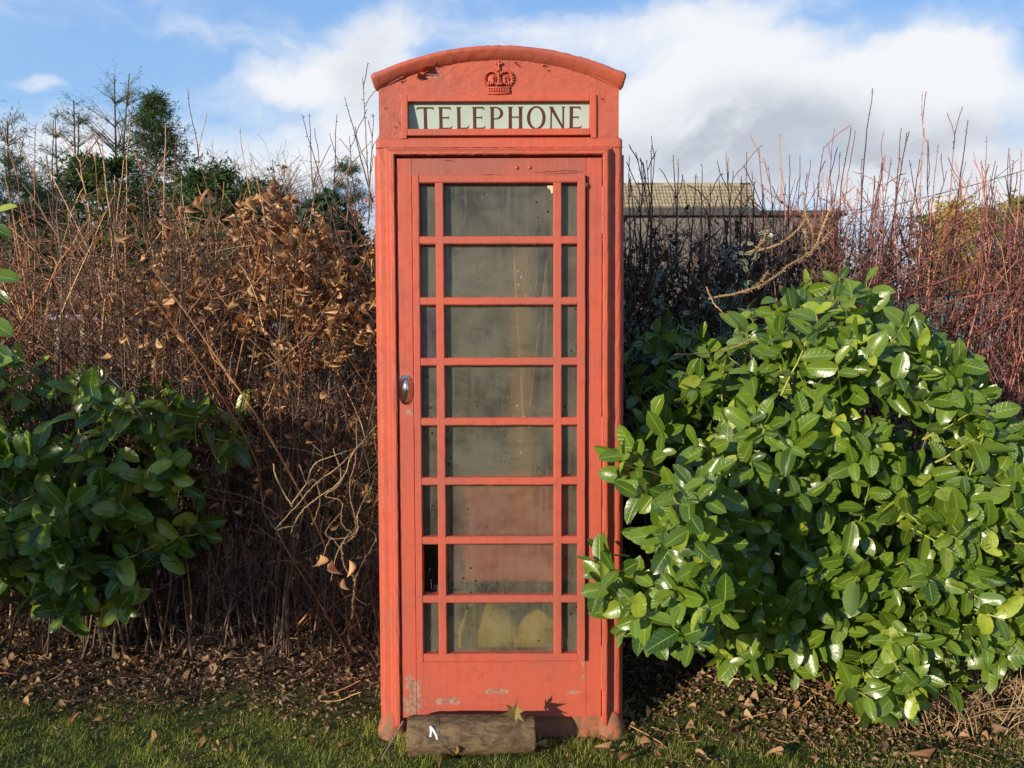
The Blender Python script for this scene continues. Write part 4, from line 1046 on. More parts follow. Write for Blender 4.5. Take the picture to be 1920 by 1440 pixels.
# kerb-like base with rounded feet at the corners
bm = bmesh.new()
bm_box(bm, -0.452, 0.452, 0.035, D - 0.035, -0.10, 0.040)
me = bm_mesh(bm, 'base', 0.012, 3); sub('base', me, M_foot)
for sx in (-1, 1):
    for sy in (0.055, D - 0.055):
        bm = bmesh.new(); bmesh.ops.create_uvsphere(bm, u_segments=20, v_segments=12, radius=1)
        for v in bm.verts:
            v.co = Vector((v.co.x * 0.060 + sx * 0.420, v.co.y * 0.062 + sy, v.co.z * 0.105 - 0.045))
        me = bm_mesh(bm, 'foot', smooth=True); wander(me, 0.006, 30); sub('foot', me, M_foot)

# --- sign above the door
sign = None
def ring_frame(name, x0, x1, z0, z1, bw, y0, y1, mat, parent, top=None, bevel=0.003):
    top = top or bw
    return boxes(name, [(x0, x0 + bw, y0, y1, z0, z1), (x1 - bw, x1, y0, y1, z0, z1), (x0 + bw, x1 - bw, y0 + .0003, y1, z1 - top, z1), (x0 + bw, x1 - bw, y0 + .0002, y1, z0, z0 + bw)], mat, parent, bevel, 2)
for k in range(4):
    Mx = side_matrix(k)
    o = ring_frame('sign_frame', -0.3615, 0.3615, 2.2355, 2.384, 0.0245, PY - 0.009, 0.092, M_iron, kiosk); o.matrix_basis = side_fit(k, -0.018)
    b = bmesh.new()
    vs = [(-0.340, 0.026, 2.251), (0.340, 0.026, 2.251), (0.340, 0.040, 2.362), (-0.340, 0.040, 2.362)]
    vs = [(-0.340, 0.080, 2.251), (0.340, 0.080, 2.251), (0.340, 0.056, 2.362), (-0.340, 0.056, 2.362)]
    q = [b.verts.new(v) for v in vs]; q2 = [b.verts.new((x, y + 0.005, z)) for x, y, z in vs]
    b.faces.new(q); b.faces.new(q2[::-1])
    for i in range(4): b.faces.new((q[i], q2[i], q2[(i + 1) % 4], q[(i + 1) % 4]))
    sg = sub('sign_panel', bm_mesh(b, 'sign_panel'), M_sign); sg.matrix_basis = side_fit(k, -0.018)
    if k == 0: sign = sg
# thin hood line and groove under the sign frame
boxes('frame_foot', [(-0.3605, -0.342, PY - 0.0085, 0.09, 2.225, 2.2375), (0.342, 0.3605, PY - 0.0085, 0.09, 2.225, 2.2375)], M_iron, kiosk, 0.001)

def letters():
    H = 0.0775; z0 = 2.2685; mpp = 0.001952; cx = 937.5
    def st(xc, hw=.078, s=.135, y0=0, y1=1):
        return [(xc - s, y0), (xc + s, y0), (xc + s * .93, y0 + .018), (xc + hw * 1.12, y0 + .055), (xc + hw, y0 + .12), (xc + hw, y1 - .12), (xc + hw * 1.12, y1 - .055), (xc + s * .93, y1 - .018), (xc + s, y1), (xc - s, y1), (xc - s * .93, y1 - .018), (xc - hw * 1.12, y1 - .055), (xc - hw, y1 - .12), (xc - hw, y0 + .12), (xc - hw * 1.12, y0 + .055), (xc - s * .93, y0 + .018)]
    def arm(x0, x1, y, d, t=.065, fl=.15):        # d = +1: the flare at the tip turns up, -1 down
        if d > 0: return [(x0, y), (x1 - .03, y), (x1 + .035, y + fl), (x1 + .012, y + fl), (x1 - .07, y + t + .012), (x0, y + t)]
        return [(x0, y - t), (x1 - .09, y - t - .012), (x1 - .01, y - fl), (x1 + .012, y - fl), (x1 - .03, y), (x0, y)]
    def mid(x0, x1, y): return [(x0, y - .032), (x1 - .05, y - .03), (x1, y - .075), (x1, y + .075), (x1 - .05, y + .03), (x0, y + .032)]
    def ell(cx, cy, rx, ry, a0, a1, n=40): return [(cx + rx * math.cos(math.radians(a0 + (a1 - a0) * i / n)), cy + ry * math.sin(math.radians(a0 + (a1 - a0) * i / n))) for i in range(n + 1)]
    def E(w): return [st(.14), arm(.14, w, 0, 1), arm(.14, w - .03, 1, -1), mid(.14, w - .14, .52)]
    G = {}
    G['T'] = lambda w: [st(w / 2), [(w / 2, 1), (.03, 1), (-.01, .87), (.012, .868), (.09, .925), (w / 2, .935)], [(w / 2, 1), (w / 2, .935), (w - .09, .925), (w - .012, .868), (w + .01, .87), (w - .03, 1)]]
    G['E'] = E
    G['L'] = lambda w: [st(.14), arm(.14, w, 0, 1, fl=.17)]
    G['H'] = lambda w: [st(.14), st(w - .14), [(.14, .505), (w - .14, .505), (w - .14, .565), (.14, .565)]]
    def ring(o, i): return ('ring', o, i)
    G['O'] = lambda w: [ring(ell(w / 2, .5, w / 2, .53, 0, 360, 56)[:-1], ell(w / 2, .5, w / 2 - .155, .455, 0, 360, 56)[:-1])]
    G['P'] = lambda w: [st(.14), ('strip', [(.14, 1.0)] + ell(w - .36, .715, .36, .285, 90, -90, 24) + [(.14, .43)], [(.14, .94)] + ell(w - .36, .715, .215, .225, 90, -90, 24) + [(.14, .49)])]
    G['N'] = lambda w: [st(.10, .035, .10), st(w - .10, .040, .10), [(-.02, 1), (.17, 1), (w - .055, .02), (w - .07, -.03), (w - .13, -.01), (.03, .93)]]
    for ch, a, b in [('T', 780, 813), ('E', 820.5, 846.7), ('L', 855, 879), ('E', 885.3, 910.5), ('P', 919, 945.5), ('H', 953.6, 984.4), ('O', 991, 1027), ('N', 1033.5, 1064.5), ('E', 1070.5, 1095.3)]:
        hpx = H / mpp; w = (b - a) / hpx; x0 = (a - cx) * mpp; bm = bmesh.new()
        def pt(p, dy):
            z = z0 + p[1] * H; yy = 0.080 + (0.056 - 0.080) * (z - 2.251) / 0.111
            return (x0 + p[0] * H, yy - dy, z)
        for li, s in enumerate(G[ch](w)):
            dy = 0.0007 + 0.00012 * li
            if isinstance(s[0], str):
                A_, B_ = s[1], s[2]; n = len(A_); cl = s[0] == 'ring'
                va = [bm.verts.new(pt(p, dy)) for p in A_]; vb = [bm.verts.new(pt(p, dy)) for p in B_]
                for i in range(n if cl else n - 1):
                    bm.faces.new((va[i], va[(i + 1) % n], vb[(i + 1) % n], vb[i]))
            else:
                f = bm.faces.new([bm.verts.new(pt(p, dy)) for p in s]); bmesh.ops.triangulate(bm, faces=[f])
        ext = bmesh.ops.extrude_face_region(bm, geom=list(bm.faces))
        for v in [e for e in ext['geom'] if isinstance(e, bmesh.types.BMVert)]: v.co.y += 0.0006
        me = bm_mesh(bm, 'letter'); me.materials.append(M_signpaint)
        o = link('letter', me, None, sign)
letters()

# --- crown emblem
def crown():
    c = Vector((0.0005, PY, 2.4445)); A = Acc(); m = 0.001975
    ico = bmesh.new(); bmesh.ops.create_icosphere(ico, subdivisions=2, radius=1.0)
    ico.verts.ensure_lookup_table(); SV = np.array([v.co[:] for v in ico.verts]); SF = np.array([[v.index for v in f.verts] for f in ico.faces]); ico.free()
    def ball(x, z, rx, rz=None, ry=None, dy=0.0):
        rz = rz or rx; ry = ry or rx
        V = SV * np.array([rx * m, ry * m, rz * m]) + np.array([c.x + x * m, c.y - dy * m, c.z + z * m]); A.add(V, SF, 0.5)
    def tube(pts, r):
        P = np.array([[c.x + x * m, c.y - y * m, c.z + z * m] for x, z, y in pts])[None]; A.tubes(P, r * m, 8)
    # coordinates in photo pixels about the crown's centre, heights above its middle; third value is relief
    tube([(-20, -27, 2), (-10, -29, 6), (0, -29.5, 7), (10, -29, 6), (20, -27, 2)], 2.0)
    tube([(-21, -17, 2), (-11, -18.5, 6), (0, -19, 7), (11, -18.5, 6), (21, -17, 2)], 1.6)
    for i in range(9):                                # curved band
        x = -18 + 4.5 * i; ball(x * 1.02, -23, 3.2, 4.6, 5.5, 0.5 + 2.2 * (1 - (x / 20) ** 2)); 
        ball(x, -23 + (i % 2) * 1.0, 1.3, 1.5, 2, 7.2 - 3.0 * (x / 20) ** 2)
    for sx in (-1, 1):
        arch = [(sx * 19, -14, 2), (sx * 24, -7, 3), (sx * 26, 0, 4), (sx * 23, 8, 4.5), (sx * 16, 12, 5), (sx * 8, 11, 5.5), (sx * 2, 6, 6)]
        tube(arch, 2.0)
        q = np.array(arch)
        for s in np.linspace(0, len(q) - 1.01, 12):
            k = int(s); p = q[k] * (1 - s + k) + q[k + 1] * (s - k); dd = np.array([p[0] - sx * 12, p[1] - 0]); dd = dd / np.linalg.norm(dd)
            ball(p[0] + dd[0] * 2.6, p[1] + dd[1] * 2.6, 1.7, None, 1.8, p[2])
        ball(sx * 12, -2, 9.5, 10, 4, 0); ball(sx * 11, -7, 2.8, 6, 2.5, 4.5); ball(sx * 19, -10, 2.6, 4, 2.5, 4)
        ball(sx * 11, 0, 3.2, 2.6, 2.5, 4.5); ball(sx * 6, -11, 1.6, 3.6, 2, 6); ball(sx * 15, -12, 1.5, 3.2, 2, 5.5); ball(sx * 5.2, 27, 1.9, 3, 1.8, 4)
    tube([(0, 8, 6.5), (0, 0, 8), (0, -14, 8)], 2.4)
    for z in (-10, -5, 0, 5): ball(0, z, 2.2, 2.0, 2.2, 9)
    ball(-3, -12, 2, 3, 2, 8); ball(3, -12, 2, 3, 2, 8)
    ball(0, 15, 4.2, 4.2, 4.2, 4.5); tube([(0, 18, 4.5), (0, 31, 4.0)], 1.8); tube([(-5.6, 26, 4), (5.6, 26, 4)], 1.6); ball(0, 31, 2.3, 2, 2, 4)
    sub('crown_emblem', A.mesh('crown_emblem'), M_iron)
crown()

# --- door
DF = 0.013                                        # door face
WF = -0.007                                       # face of the raised window frame
door = boxes('door', [(-0.380, -0.3235, DF, 0.055, 0.040, 2.147), (0.3235, 0.380, DF, 0.055, 0.040, 2.147)], M_door, kiosk, 0.0015)
boxes('rail', [(-0.3225, 0.3225, DF + 0.0006, 0.054, 2.080, 2.147)], M_rail, door, 0.001)
boxes('kick_panel', [(-0.3225, 0.3225, DF + 0.0006, 0.054, 0.042, 0.266)], M_door, door, 0.001)
TOP0, PITCHZ, PHT = 2.054, 0.22369, 0.1945
XC = [(-0.2925, -0.2345), (-0.2030, 0.2000), (0.2310, 0.2885)]
def bar_bm(bm, x0, x1, z0, z1, yf, yb, ch):
    """a glazing bar with chamfered front edges"""
    horiz = (x1 - x0) > (z1 - z0); N = max(2, int(max(x1 - x0, z1 - z0) / 0.035))
    rings = []
    for i in range(N + 1):
        t = i / N; j = rng.normal() * 0.0004
        if horiz:
            x = x0 + (x1 - x0) * t
            rings.append([bm.verts.new((x, y, z + j)) for y, z in ((yb, z0), (yf + ch, z0), (yf, z0 + ch), (yf, z1 - ch), (yf + ch, z1), (yb, z1))])
        else:
            z = z0 + (z1 - z0) * t
            rings.append([bm.verts.new((x + j, y, z)) for y, x in ((yb, x0), (yf + ch, x0), (yf, x0 + ch), (yf, x1 - ch), (yf + ch, x1), (yb, x1))])
    for a, b in zip(rings, rings[1:]):
        for i in range(6): bm.faces.new((a[i], a[(i + 1) % 6], b[(i + 1) % 6], b[i]))
    bm.faces.new(rings[0]); bm.faces.new(rings[-1][::-1])
def one(fn, name):
    bm = bmesh.new(); fn(bm); return bm_mesh(bm, name)
ZB = TOP0 - 7 * PITCHZ - PHT
fL = one(lambda bm: bar_bm(bm, -0.3195, XC[0][0], 0.2635, 2.0825, WF, 0.05, 0.0035), 'window_stile')
fR = one(lambda bm: bar_bm(bm, XC[2][1], 0.3185, 0.2635, 2.0825, WF, 0.05, 0.0035), 'window_stile')
fT = one(lambda bm: bar_bm(bm, XC[0][0], XC[2][1], TOP0, 2.0822, WF + .0003, 0.05, 0.0035), 'window_rail')
fB = one(lambda bm: bar_bm(bm, XC[0][0], XC[2][1], 0.2638, ZB, WF + .0003, 0.05, 0.0035), 'window_rail')
vb = [one(lambda bm, a=a, b=b: bar_bm(bm, a, b, ZB, TOP0, WF + 0.0008, 0.046, 0.004), 'glazing_bar') for a, b in ((XC[0][1], XC[1][0]), (XC[1][1], XC[2][0]))]
hb = [one(lambda bm, z=TOP0 - PHT - PITCHZ * i: bar_bm(bm, XC[0][0] - .001, XC[2][1] + .001, z - (PITCHZ - PHT), z, WF + 0.0014, 0.046, 0.004), 'glazing_bar') for i in range(7)]
pane_me = []
for (a, b) in XC:
    bm = bmesh.new(); bm_box(bm, a - 0.004, b + 0.004, 0.0, 0.004, -0.004, PHT + 0.004); pane_me.append(bm_mesh(bm, 'pane'))
GY = 0.024
def glaze(parent, Mx=None, skip=(), special=()):
    for me in [fL, fR, fT, fB] + vb + hb:
        o = sub(me.name.split('.')[0], me, M_door if parent is door else M_iron, parent)
        if Mx is not None: o.matrix_basis = Mx
    for r in range(8):
        for c in range(3):
            if (r, c) in skip: continue
            o = bpy.data.objects.new('pane', pane_me[c]); col.objects.link(o); o.parent = parent
            if not pane_me[c].materials: pane_me[c].materials.append(M_pane)
            T = Matrix.Translation((0, GY + rng.normal() * 0.0008, TOP0 - PHT - PITCHZ * r)) @ Matrix.Rotation(rng.normal() * 0.004, 4, 'X')
            if (r, c) in special:
                me = pane_me[c].copy(); me.materials.clear(); me.materials.append(M_pane2); o.data = me
                T = T @ Matrix.Translation((0, 0.004, 0)) @ Matrix.Rotation(0.03, 4, 'Z')
            o.matrix_basis = (Mx or Matrix()) @ T
glaze(door, None, skip={(6, 0)}, special={(2, 0)})
for k in (1, 2, 3):
    Mx = side_matrix(k); scr = boxes('glazed_side' if k != 2 else 'glazed_back', [(-0.380, -0.3235, DF, 0.055, 0.040, 2.147), (0.3235, 0.380, DF, 0.055, 0.040, 2.147), (-0.3225, 0.3225, DF + 0.0006, 0.054, 2.080, 2.147), (-0.3225, 0.3225, DF + 0.0006, 0.054, 0.042, 0.266)], M_iron, kiosk, 0.0015)
    scr.matrix_basis = Mx; glaze(scr)
# crumbling putty along the tops of the openings, moss along the sills
A = Acc(); B = Acc()
ico = bmesh.new(); bmesh.ops.create_icosphere(ico, subdivisions=1, radius=1.0); SV1 = np.array([v.co[:] for v in ico.verts]); SF1 = np.array([[v.index for v in f.verts] for f in ico.faces]); ico.free()
for r in range(8):
    for (a, b) in XC:
        zt = TOP0 - PITCHZ * r; n = int((b - a) / 0.007)
        for i in range(n):
            if rng.random() < 0.72:
                s = 0.0012 + 0.0022 * rng.random(); A.add(SV1 * np.array([s * 1.9, s * 1.3, s]) + np.array([a + (b - a) * rng.random(), 0.004 + 0.014 * rng.random(), zt - 0.0005]), SF1, rng.random())
        zb = zt - PHT; mossy = {0: 0.8, 1: 0.15, 2: 0.1}.get(r, 0.06)
        for i in range(int(n * 2.5)):
            if rng.random() < mossy * (0.35 + 0.65 * (math.sin(i * 0.5 + r) > 0.3)):
                s = 0.0018 + 0.002 * rng.random(); B.add(SV1 * np.array([s * 1.8, s, s * 0.9]) + np.array([a + (b - a) * rng.random(), 0.016 + 0.007 * rng.random(), zb + 0.001]), SF1, rng.random())
sub('crumbled_putty', A.mesh('crumbled_putty'), M_lump, door, kind='stuff')
sub('moss', B.mesh('moss'), M_moss, door, kind='stuff')
# scratches on the acrylic
A = Acc(); M_scr = simple('scratched_line', (0.34, 0.32, 0.28), (0.24, 0.23, 0.2), 40, 0.7)
for r in range(8):
    for c, (a, b) in enumerate(XC):
        for i in range(9 if c == 1 else 2):
            x = a + 0.02 + (b - a - 0.04) * rng.random(); z = TOP0 - PITCHZ * r - 0.03 - 0.12 * rng.random()
            ang = rng.normal() * 0.5 + (math.pi / 2 if rng.random() < 0.75 else 0); l = 0.012 + 0.045 * rng.random()
            ln = min(l, 0.04) ; P = curves(np.array([[x, GY - 0.0022, z]]), np.array([[math.cos(ang), 0, -abs(math.sin(ang))]]), ln, 5, 0.10, 0.05)
            P[:, :, 1] = GY - 0.0024; P[:, :, 2] = np.clip(P[:, :, 2], TOP0 - PITCHZ * r - PHT + .006, None); P[:, :, 0] = np.clip(P[:, :, 0], a + 0.003, b - 0.003)
            A.tubes(P, 0.0004, 3)
def scribble(pts):
    P = np.array([[((x - 937.5) * 0.001952), GY - 0.0024, at(0, y, 3.10).z - KZ] for x, y in pts])
    for u, v_ in zip(P, P[1:]): A.tubes(np.stack([u, v_])[None], 0.0005, 3)
scribble([(903, 508), (907, 490), (912, 494), (908, 500), (914, 508)]); scribble([(932, 505), (936, 496), (940, 503), (944, 492), (946, 502)]); scribble([(950, 500), (956, 497), (961, 506)])
scribble([(972, 514), (976, 504), (981, 514), (984, 506)]); scribble([(988, 516), (991, 506), (996, 516), (998, 508)])
sub('scratches', A.mesh('scratches'), M_scr, door, kind='stuff')
# flake of cream paint in the top pane
bm = bmesh.new(); p = [(0.178, 2.046), (0.190, 2.050), (0.199, 2.047), (0.199, 2.020), (0.193, 2.017), (0.190, 2.030), (0.184, 2.037), (0.180, 2.036)]
extrude(bm, p, GY - 0.0045, GY - 0.003); sub('paint_flake', bm_mesh(bm, 'paint_flake'), M_cream, door)
# rivets
for (px, py) in ((970, 314), (994, 314)):
    p = at(px, py, 3.09); bm = bmesh.new(); bmesh.ops.create_uvsphere(bm, u_segments=14, v_segments=8, radius=1)
    for v in bm.verts: v.co = Vector((v.co.x * 0.0078 + p.x - KX + 0.006, v.co.y * 0.006 + DF, v.co.z * 0.0078 + p.z - KZ))
    sub('rivet', bm_mesh(bm, 'rivet', smooth=True), M_door, door)
# hinges
for (z0, z1) in ((1.868, 2.042), (1.03, 1.19), (0.15, 0.32)):
    A = Acc(); zz_ = np.linspace(z0, z1, 6)
    for a, b in zip(zz_, zz_[1:]):
        A.tubes(np.array([[[0.384, 0.006, a + .0012], [0.384, 0.006, b - 0.0012]]]), 0.0066, 10); 
        A.tubes(np.array([[[0.384, 0.006, a + .0002], [0.384, 0.006, b - 0.0002]]]), 0.0055, 8)
    sub('hinge', A.mesh('hinge'), M_door, door)
# raised closing strip down the hinge side
# small brass catch beside the frame and a screw on the left stile
bm = bmesh.new(); bmesh.ops.create_uvsphere(bm, u_segments=10, v_segments=6, radius=1)
for v in bm.verts: v.co = Vector((v.co.x * 0.006 + 0.323, v.co.y * 0.01 + 0.006, v.co.z * 0.011 + 2.045))
sub('catch', bm_mesh(bm, 'catch', smooth=True), M_brass, door)
# --- chromed pull
def handle():
    h = Vector((-0.3520, DF, 1.293)); bm = bmesh.new(); n = 40; ring = []
    outer = []
    for i in range(n):
        a = 2 * math.pi * i / n; x = 0.0265 * math.copysign(abs(math.cos(a)) ** 0.8, math.cos(a)); z = 0.0560 * math.sin(a)
        outer.append((x, z))
    vs = [bm.verts.new((h.x + x, h.y - 0.0035, h.z + z)) for x, z in outer]; vb_ = [bm.verts.new((h.x + x * 1.03, h.y + 0.001, h.z + z * 1.02)) for x, z in outer]
    bm.faces.new(vs)
    for i in range(n): bm.faces.new((vs[i], vb_[i], vb_[(i + 1) % n], vs[(i + 1) % n]))
    plate = sub('handle', bm_mesh(bm, 'handle'), M_chrome, door)
    # the bulging ridged cup
    nu, nv = 20, 28; V = []
    for j in range(nv + 1):
        v = -1 + 2 * j / nv; hw = 0.0208 * math.sqrt(max(0, 1 - v * v)) + 0.0003
        for i in range(nu + 1):
            u = -1 + 2 * i / nu; hh = 0.019 * (1 - abs(u) ** 1.25) * (max(0, 1 - v * v)) ** 0.5
            V.append((h.x + 0.0005 + u * hw, h.y - 0.0036 - hh, h.z - 0.001 + v * 0.0475))
    c = nu + 1; i, j = np.meshgrid(np.arange(nv), np.arange(nu), indexing='ij'); F = np.stack([i * c + j, i * c + j + 1, (i + 1) * c + j + 1, (i + 1) * c + j], -1).reshape(-1, 4)
    for v in V: pass
    A = Acc(); A.add(np.array(V), F, 0.5)
    for (x, z) in ((-0.021, 0.040), (0.021, 0.040), (-0.021, -0.040), (0.021, -0.040)):
        A.add(SV1 * 0.0022 + np.array([h.x + x * 0.95, h.y - 0.004, h.z + z]), SF1, 0)
    me = A.mesh('handle'); me.materials.append(M_chrome)
    # join the cup and the plate into the one handle
    b2 = bmesh.new(); b2.from_mesh(plate.data); b2.from_mesh(me); b2.to_mesh(plate.data); b2.free()
    plate.data.polygons.foreach_set('use_smooth', [True] * len(plate.data.polygons))
handle()
# curled flakes of peeling paint on the pediment and rim
def flake(px, py, w_, h_, ang, curl):
    p = at(px, py, 3.105); bm = bmesh.new(); n = 6; g = []
    for i in range(n + 1):
        t = i / n; row = []
        for j in range(5):
            s = j / 4 - 0.5; x = (t - 0.5) * w_; z = s * h_ * (0.55 + 0.45 * math.sin(t * 5 + px)) 
            y = -0.002 - curl * max(0, s + 0.2) ** 2 * 3 * (0.6 + 0.4 * math.sin(t * 7))
            ca, sa = math.cos(ang), math.sin(ang); row.append(bm.verts.new((p.x - KX + 0.009 + x * ca - z * sa, PY + y, p.z - KZ + x * sa + z * ca)))
        g.append(row)
    for i in range(n):
        for j in range(4): bm.faces.new((g[i][j], g[i + 1][j], g[i + 1][j + 1], g[i][j + 1]))
    sub('paint_flake', bm_mesh(bm, 'paint_flake', smooth=False), M_ped, kiosk)
for a in [(808, 127, 0.062, 0.016, 0.33, 0.03), (792, 141, 0.036, 0.018, 0.6, 0.024), (814, 137, 0.028, 0.010, 0.2, -0.004), (971, 118, 0.010, 0.026, 1.6, 0.012), (1022, 122, 0.018, 0.010, 0.1, 0.006), (1076, 130, 0.014, 0.010, -0.3, 0.006), (1030, 131, 0.012, 0.006, 0.2, 0.004),
          (756, 150, 0.02, 0.010, 0.5, 0.006), (742, 236, 0.012, 0.009, 0.5, 0.004), (1132, 185, 0.010, 0.014, 0.9, 0.005), (722, 200, 0.010, 0.012, 1.2, 0.004)]: flake(*a)
def cracks(lines, name, parent, depth):
    A = Acc()
    for ln in lines:
        P = [at(px, py, KY + depth) for px, py in ln]; P = np.array([[p.x - KX + (0.008 if ln[0][1] < 600 else 0), depth - 0.0008, p.z - KZ] for p in P])
        k = 14; s_ = np.linspace(0, len(P) - 1.001, k); i_ = s_.astype(int); Q = P[i_] * (1 - (s_ - i_))[:, None] + P[i_ + 1] * (s_ - i_)[:, None]
        Q[:, [0, 2]] += rng.normal(size=(k, 2)) * 0.0009; A.tubes(Q[None], np.abs(np.sin(np.linspace(0.2, 2.9, k)))[None] * 0.0009 + 0.0002, 4)
    sub(name, A.mesh(name), M_lump, parent, kind='stuff')
cracks([[(780, 147), (792, 137), (800, 139), (812, 130), (822, 124)], [(790, 137), (786, 146), (794, 150)], [(969, 112), (971, 124)], [(735, 153), (757, 138)], [(1083, 133), (1092, 128)], [(745, 222), (752, 236)]], 'paint_cracks', kiosk, PY)
cracks([[(1000, 324), (1030, 322), (1060, 320), (1093, 322)], [(1020, 327), (1060, 325), (1085, 324)], [(905, 327), (940, 328)], [(832, 300), (850, 302)]], 'paint_cracks', door, DF)
cracks([[(722, 276), (706, 278)], [(1154, 277), (1170, 277)]], 'casting_joints', kiosk, FZ)
# what stands inside: shelf backboard, cords, a red crate and yellow bags
M_redbox = simple('red_plastic', (0.85, 0.08, 0.055), (0.7, 0.06, 0.045), 6, 0.6)
M_yel = simple('yellow_plastic', (0.95, 0.66, 0.04), (0.8, 0.5, 0.03), 9, 0.6)
M_cord = simple('tan_cord', (0.70, 0.42, 0.18), (0.55, 0.3, 0.12), 30, 0.7)
M_in = simple('grey_green_backboard', (0.16, 0.16, 0.115), (0.24, 0.23, 0.17), 3, 0.85)
boxes('backboard', [(-0.372, 0.372, D - 0.12, D - 0.10, 0.05, 2.20)], M_in, kiosk, 0.002)
boxes('floor_slab', [(-0.37, 0.37, 0.07, D - 0.07, 0.0405, 0.05)], M_black, kiosk, 0)
def inside():
    A = Acc(); K_ = 14; t = np.linspace(0, 1, K_)[:, None]
    P = []
    for (a, b) in (((0.045, 0.14, 1.86), (0.085, 0.14, 1.15)), ((0.185, 0.15, 1.86), (0.110, 0.14, 1.22))):
        P.append(np.array(a) * (1 - t) + np.array(b) * t)
    o = None
    cd = empty('cord', (KX, KY + 0.14, 1.86 + KZ), 'two tan cords hanging inside the kiosk behind the grimy panes', 'cord')
    A.tubes(np.stack(P) - np.array([0, 0.14, 1.86])[None, None], 0.0045, 6); link('strand', A.mesh('strand'), M_cord, cd)
    bm = bmesh.new(); bm_box(bm, -0.20, 0.27, -0.12, 0.12, 0, 0.40)
    r = link('crate', bm_mesh(bm, 'crate', 0.02, 3), M_redbox, None, (KX, KY + 0.19, 0.5425 + KZ), label='faded red crate standing inside the kiosk behind the lower panes', cat='crate')
    bm = bmesh.new(); bm_box(bm, -0.26, 0.29, -0.16, 0.14, 0, 0.03)
    sh = link('shelf', bm_mesh(bm, 'shelf', 0.003), M_black, kiosk, (0, 0.21, 0.512))
    for k, (x, z, rx, rz, lab) in enumerate([(-0.08, 0.075, 0.17, 0.115, 'larger yellow bag low inside the kiosk at left of the bottom pane'), (0.15, 0.06, 0.12, 0.095, 'smaller yellow bag low inside the kiosk at right of the bottom pane')]):
        bm = bmesh.new(); bmesh.ops.create_uvsphere(bm, u_segments=24, v_segments=16, radius=1)
        for v in bm.verts: v.co = Vector((v.co.x * rx, v.co.y * 0.07, max(v.co.z, -0.75) * rz * 1.25 * (1 + 0.25 * max(0, v.co.z) ** 3)))
        me = bm_mesh(bm, 'bag', smooth=True); wander(me, 0.02, 14); link('bag', me, M_yel, None, (KX + x, KY + 0.19, 0.185 + KZ + rz * 0.75), label=lab, cat='bag', group='yellow bags inside the kiosk')
    bm = bmesh.new(); bm_box(bm, -0.28, 0.28, -0.16, 0.16, 0, 0.02); link('shelf', bm_mesh(bm, 'shelf', 0.003), M_black, kiosk, (0, 0.26, 0.165))
    bm = bmesh.new(); bm_box(bm, -0.22, 0.22, -0.05, 0.05, 0, 0.09)
inside()

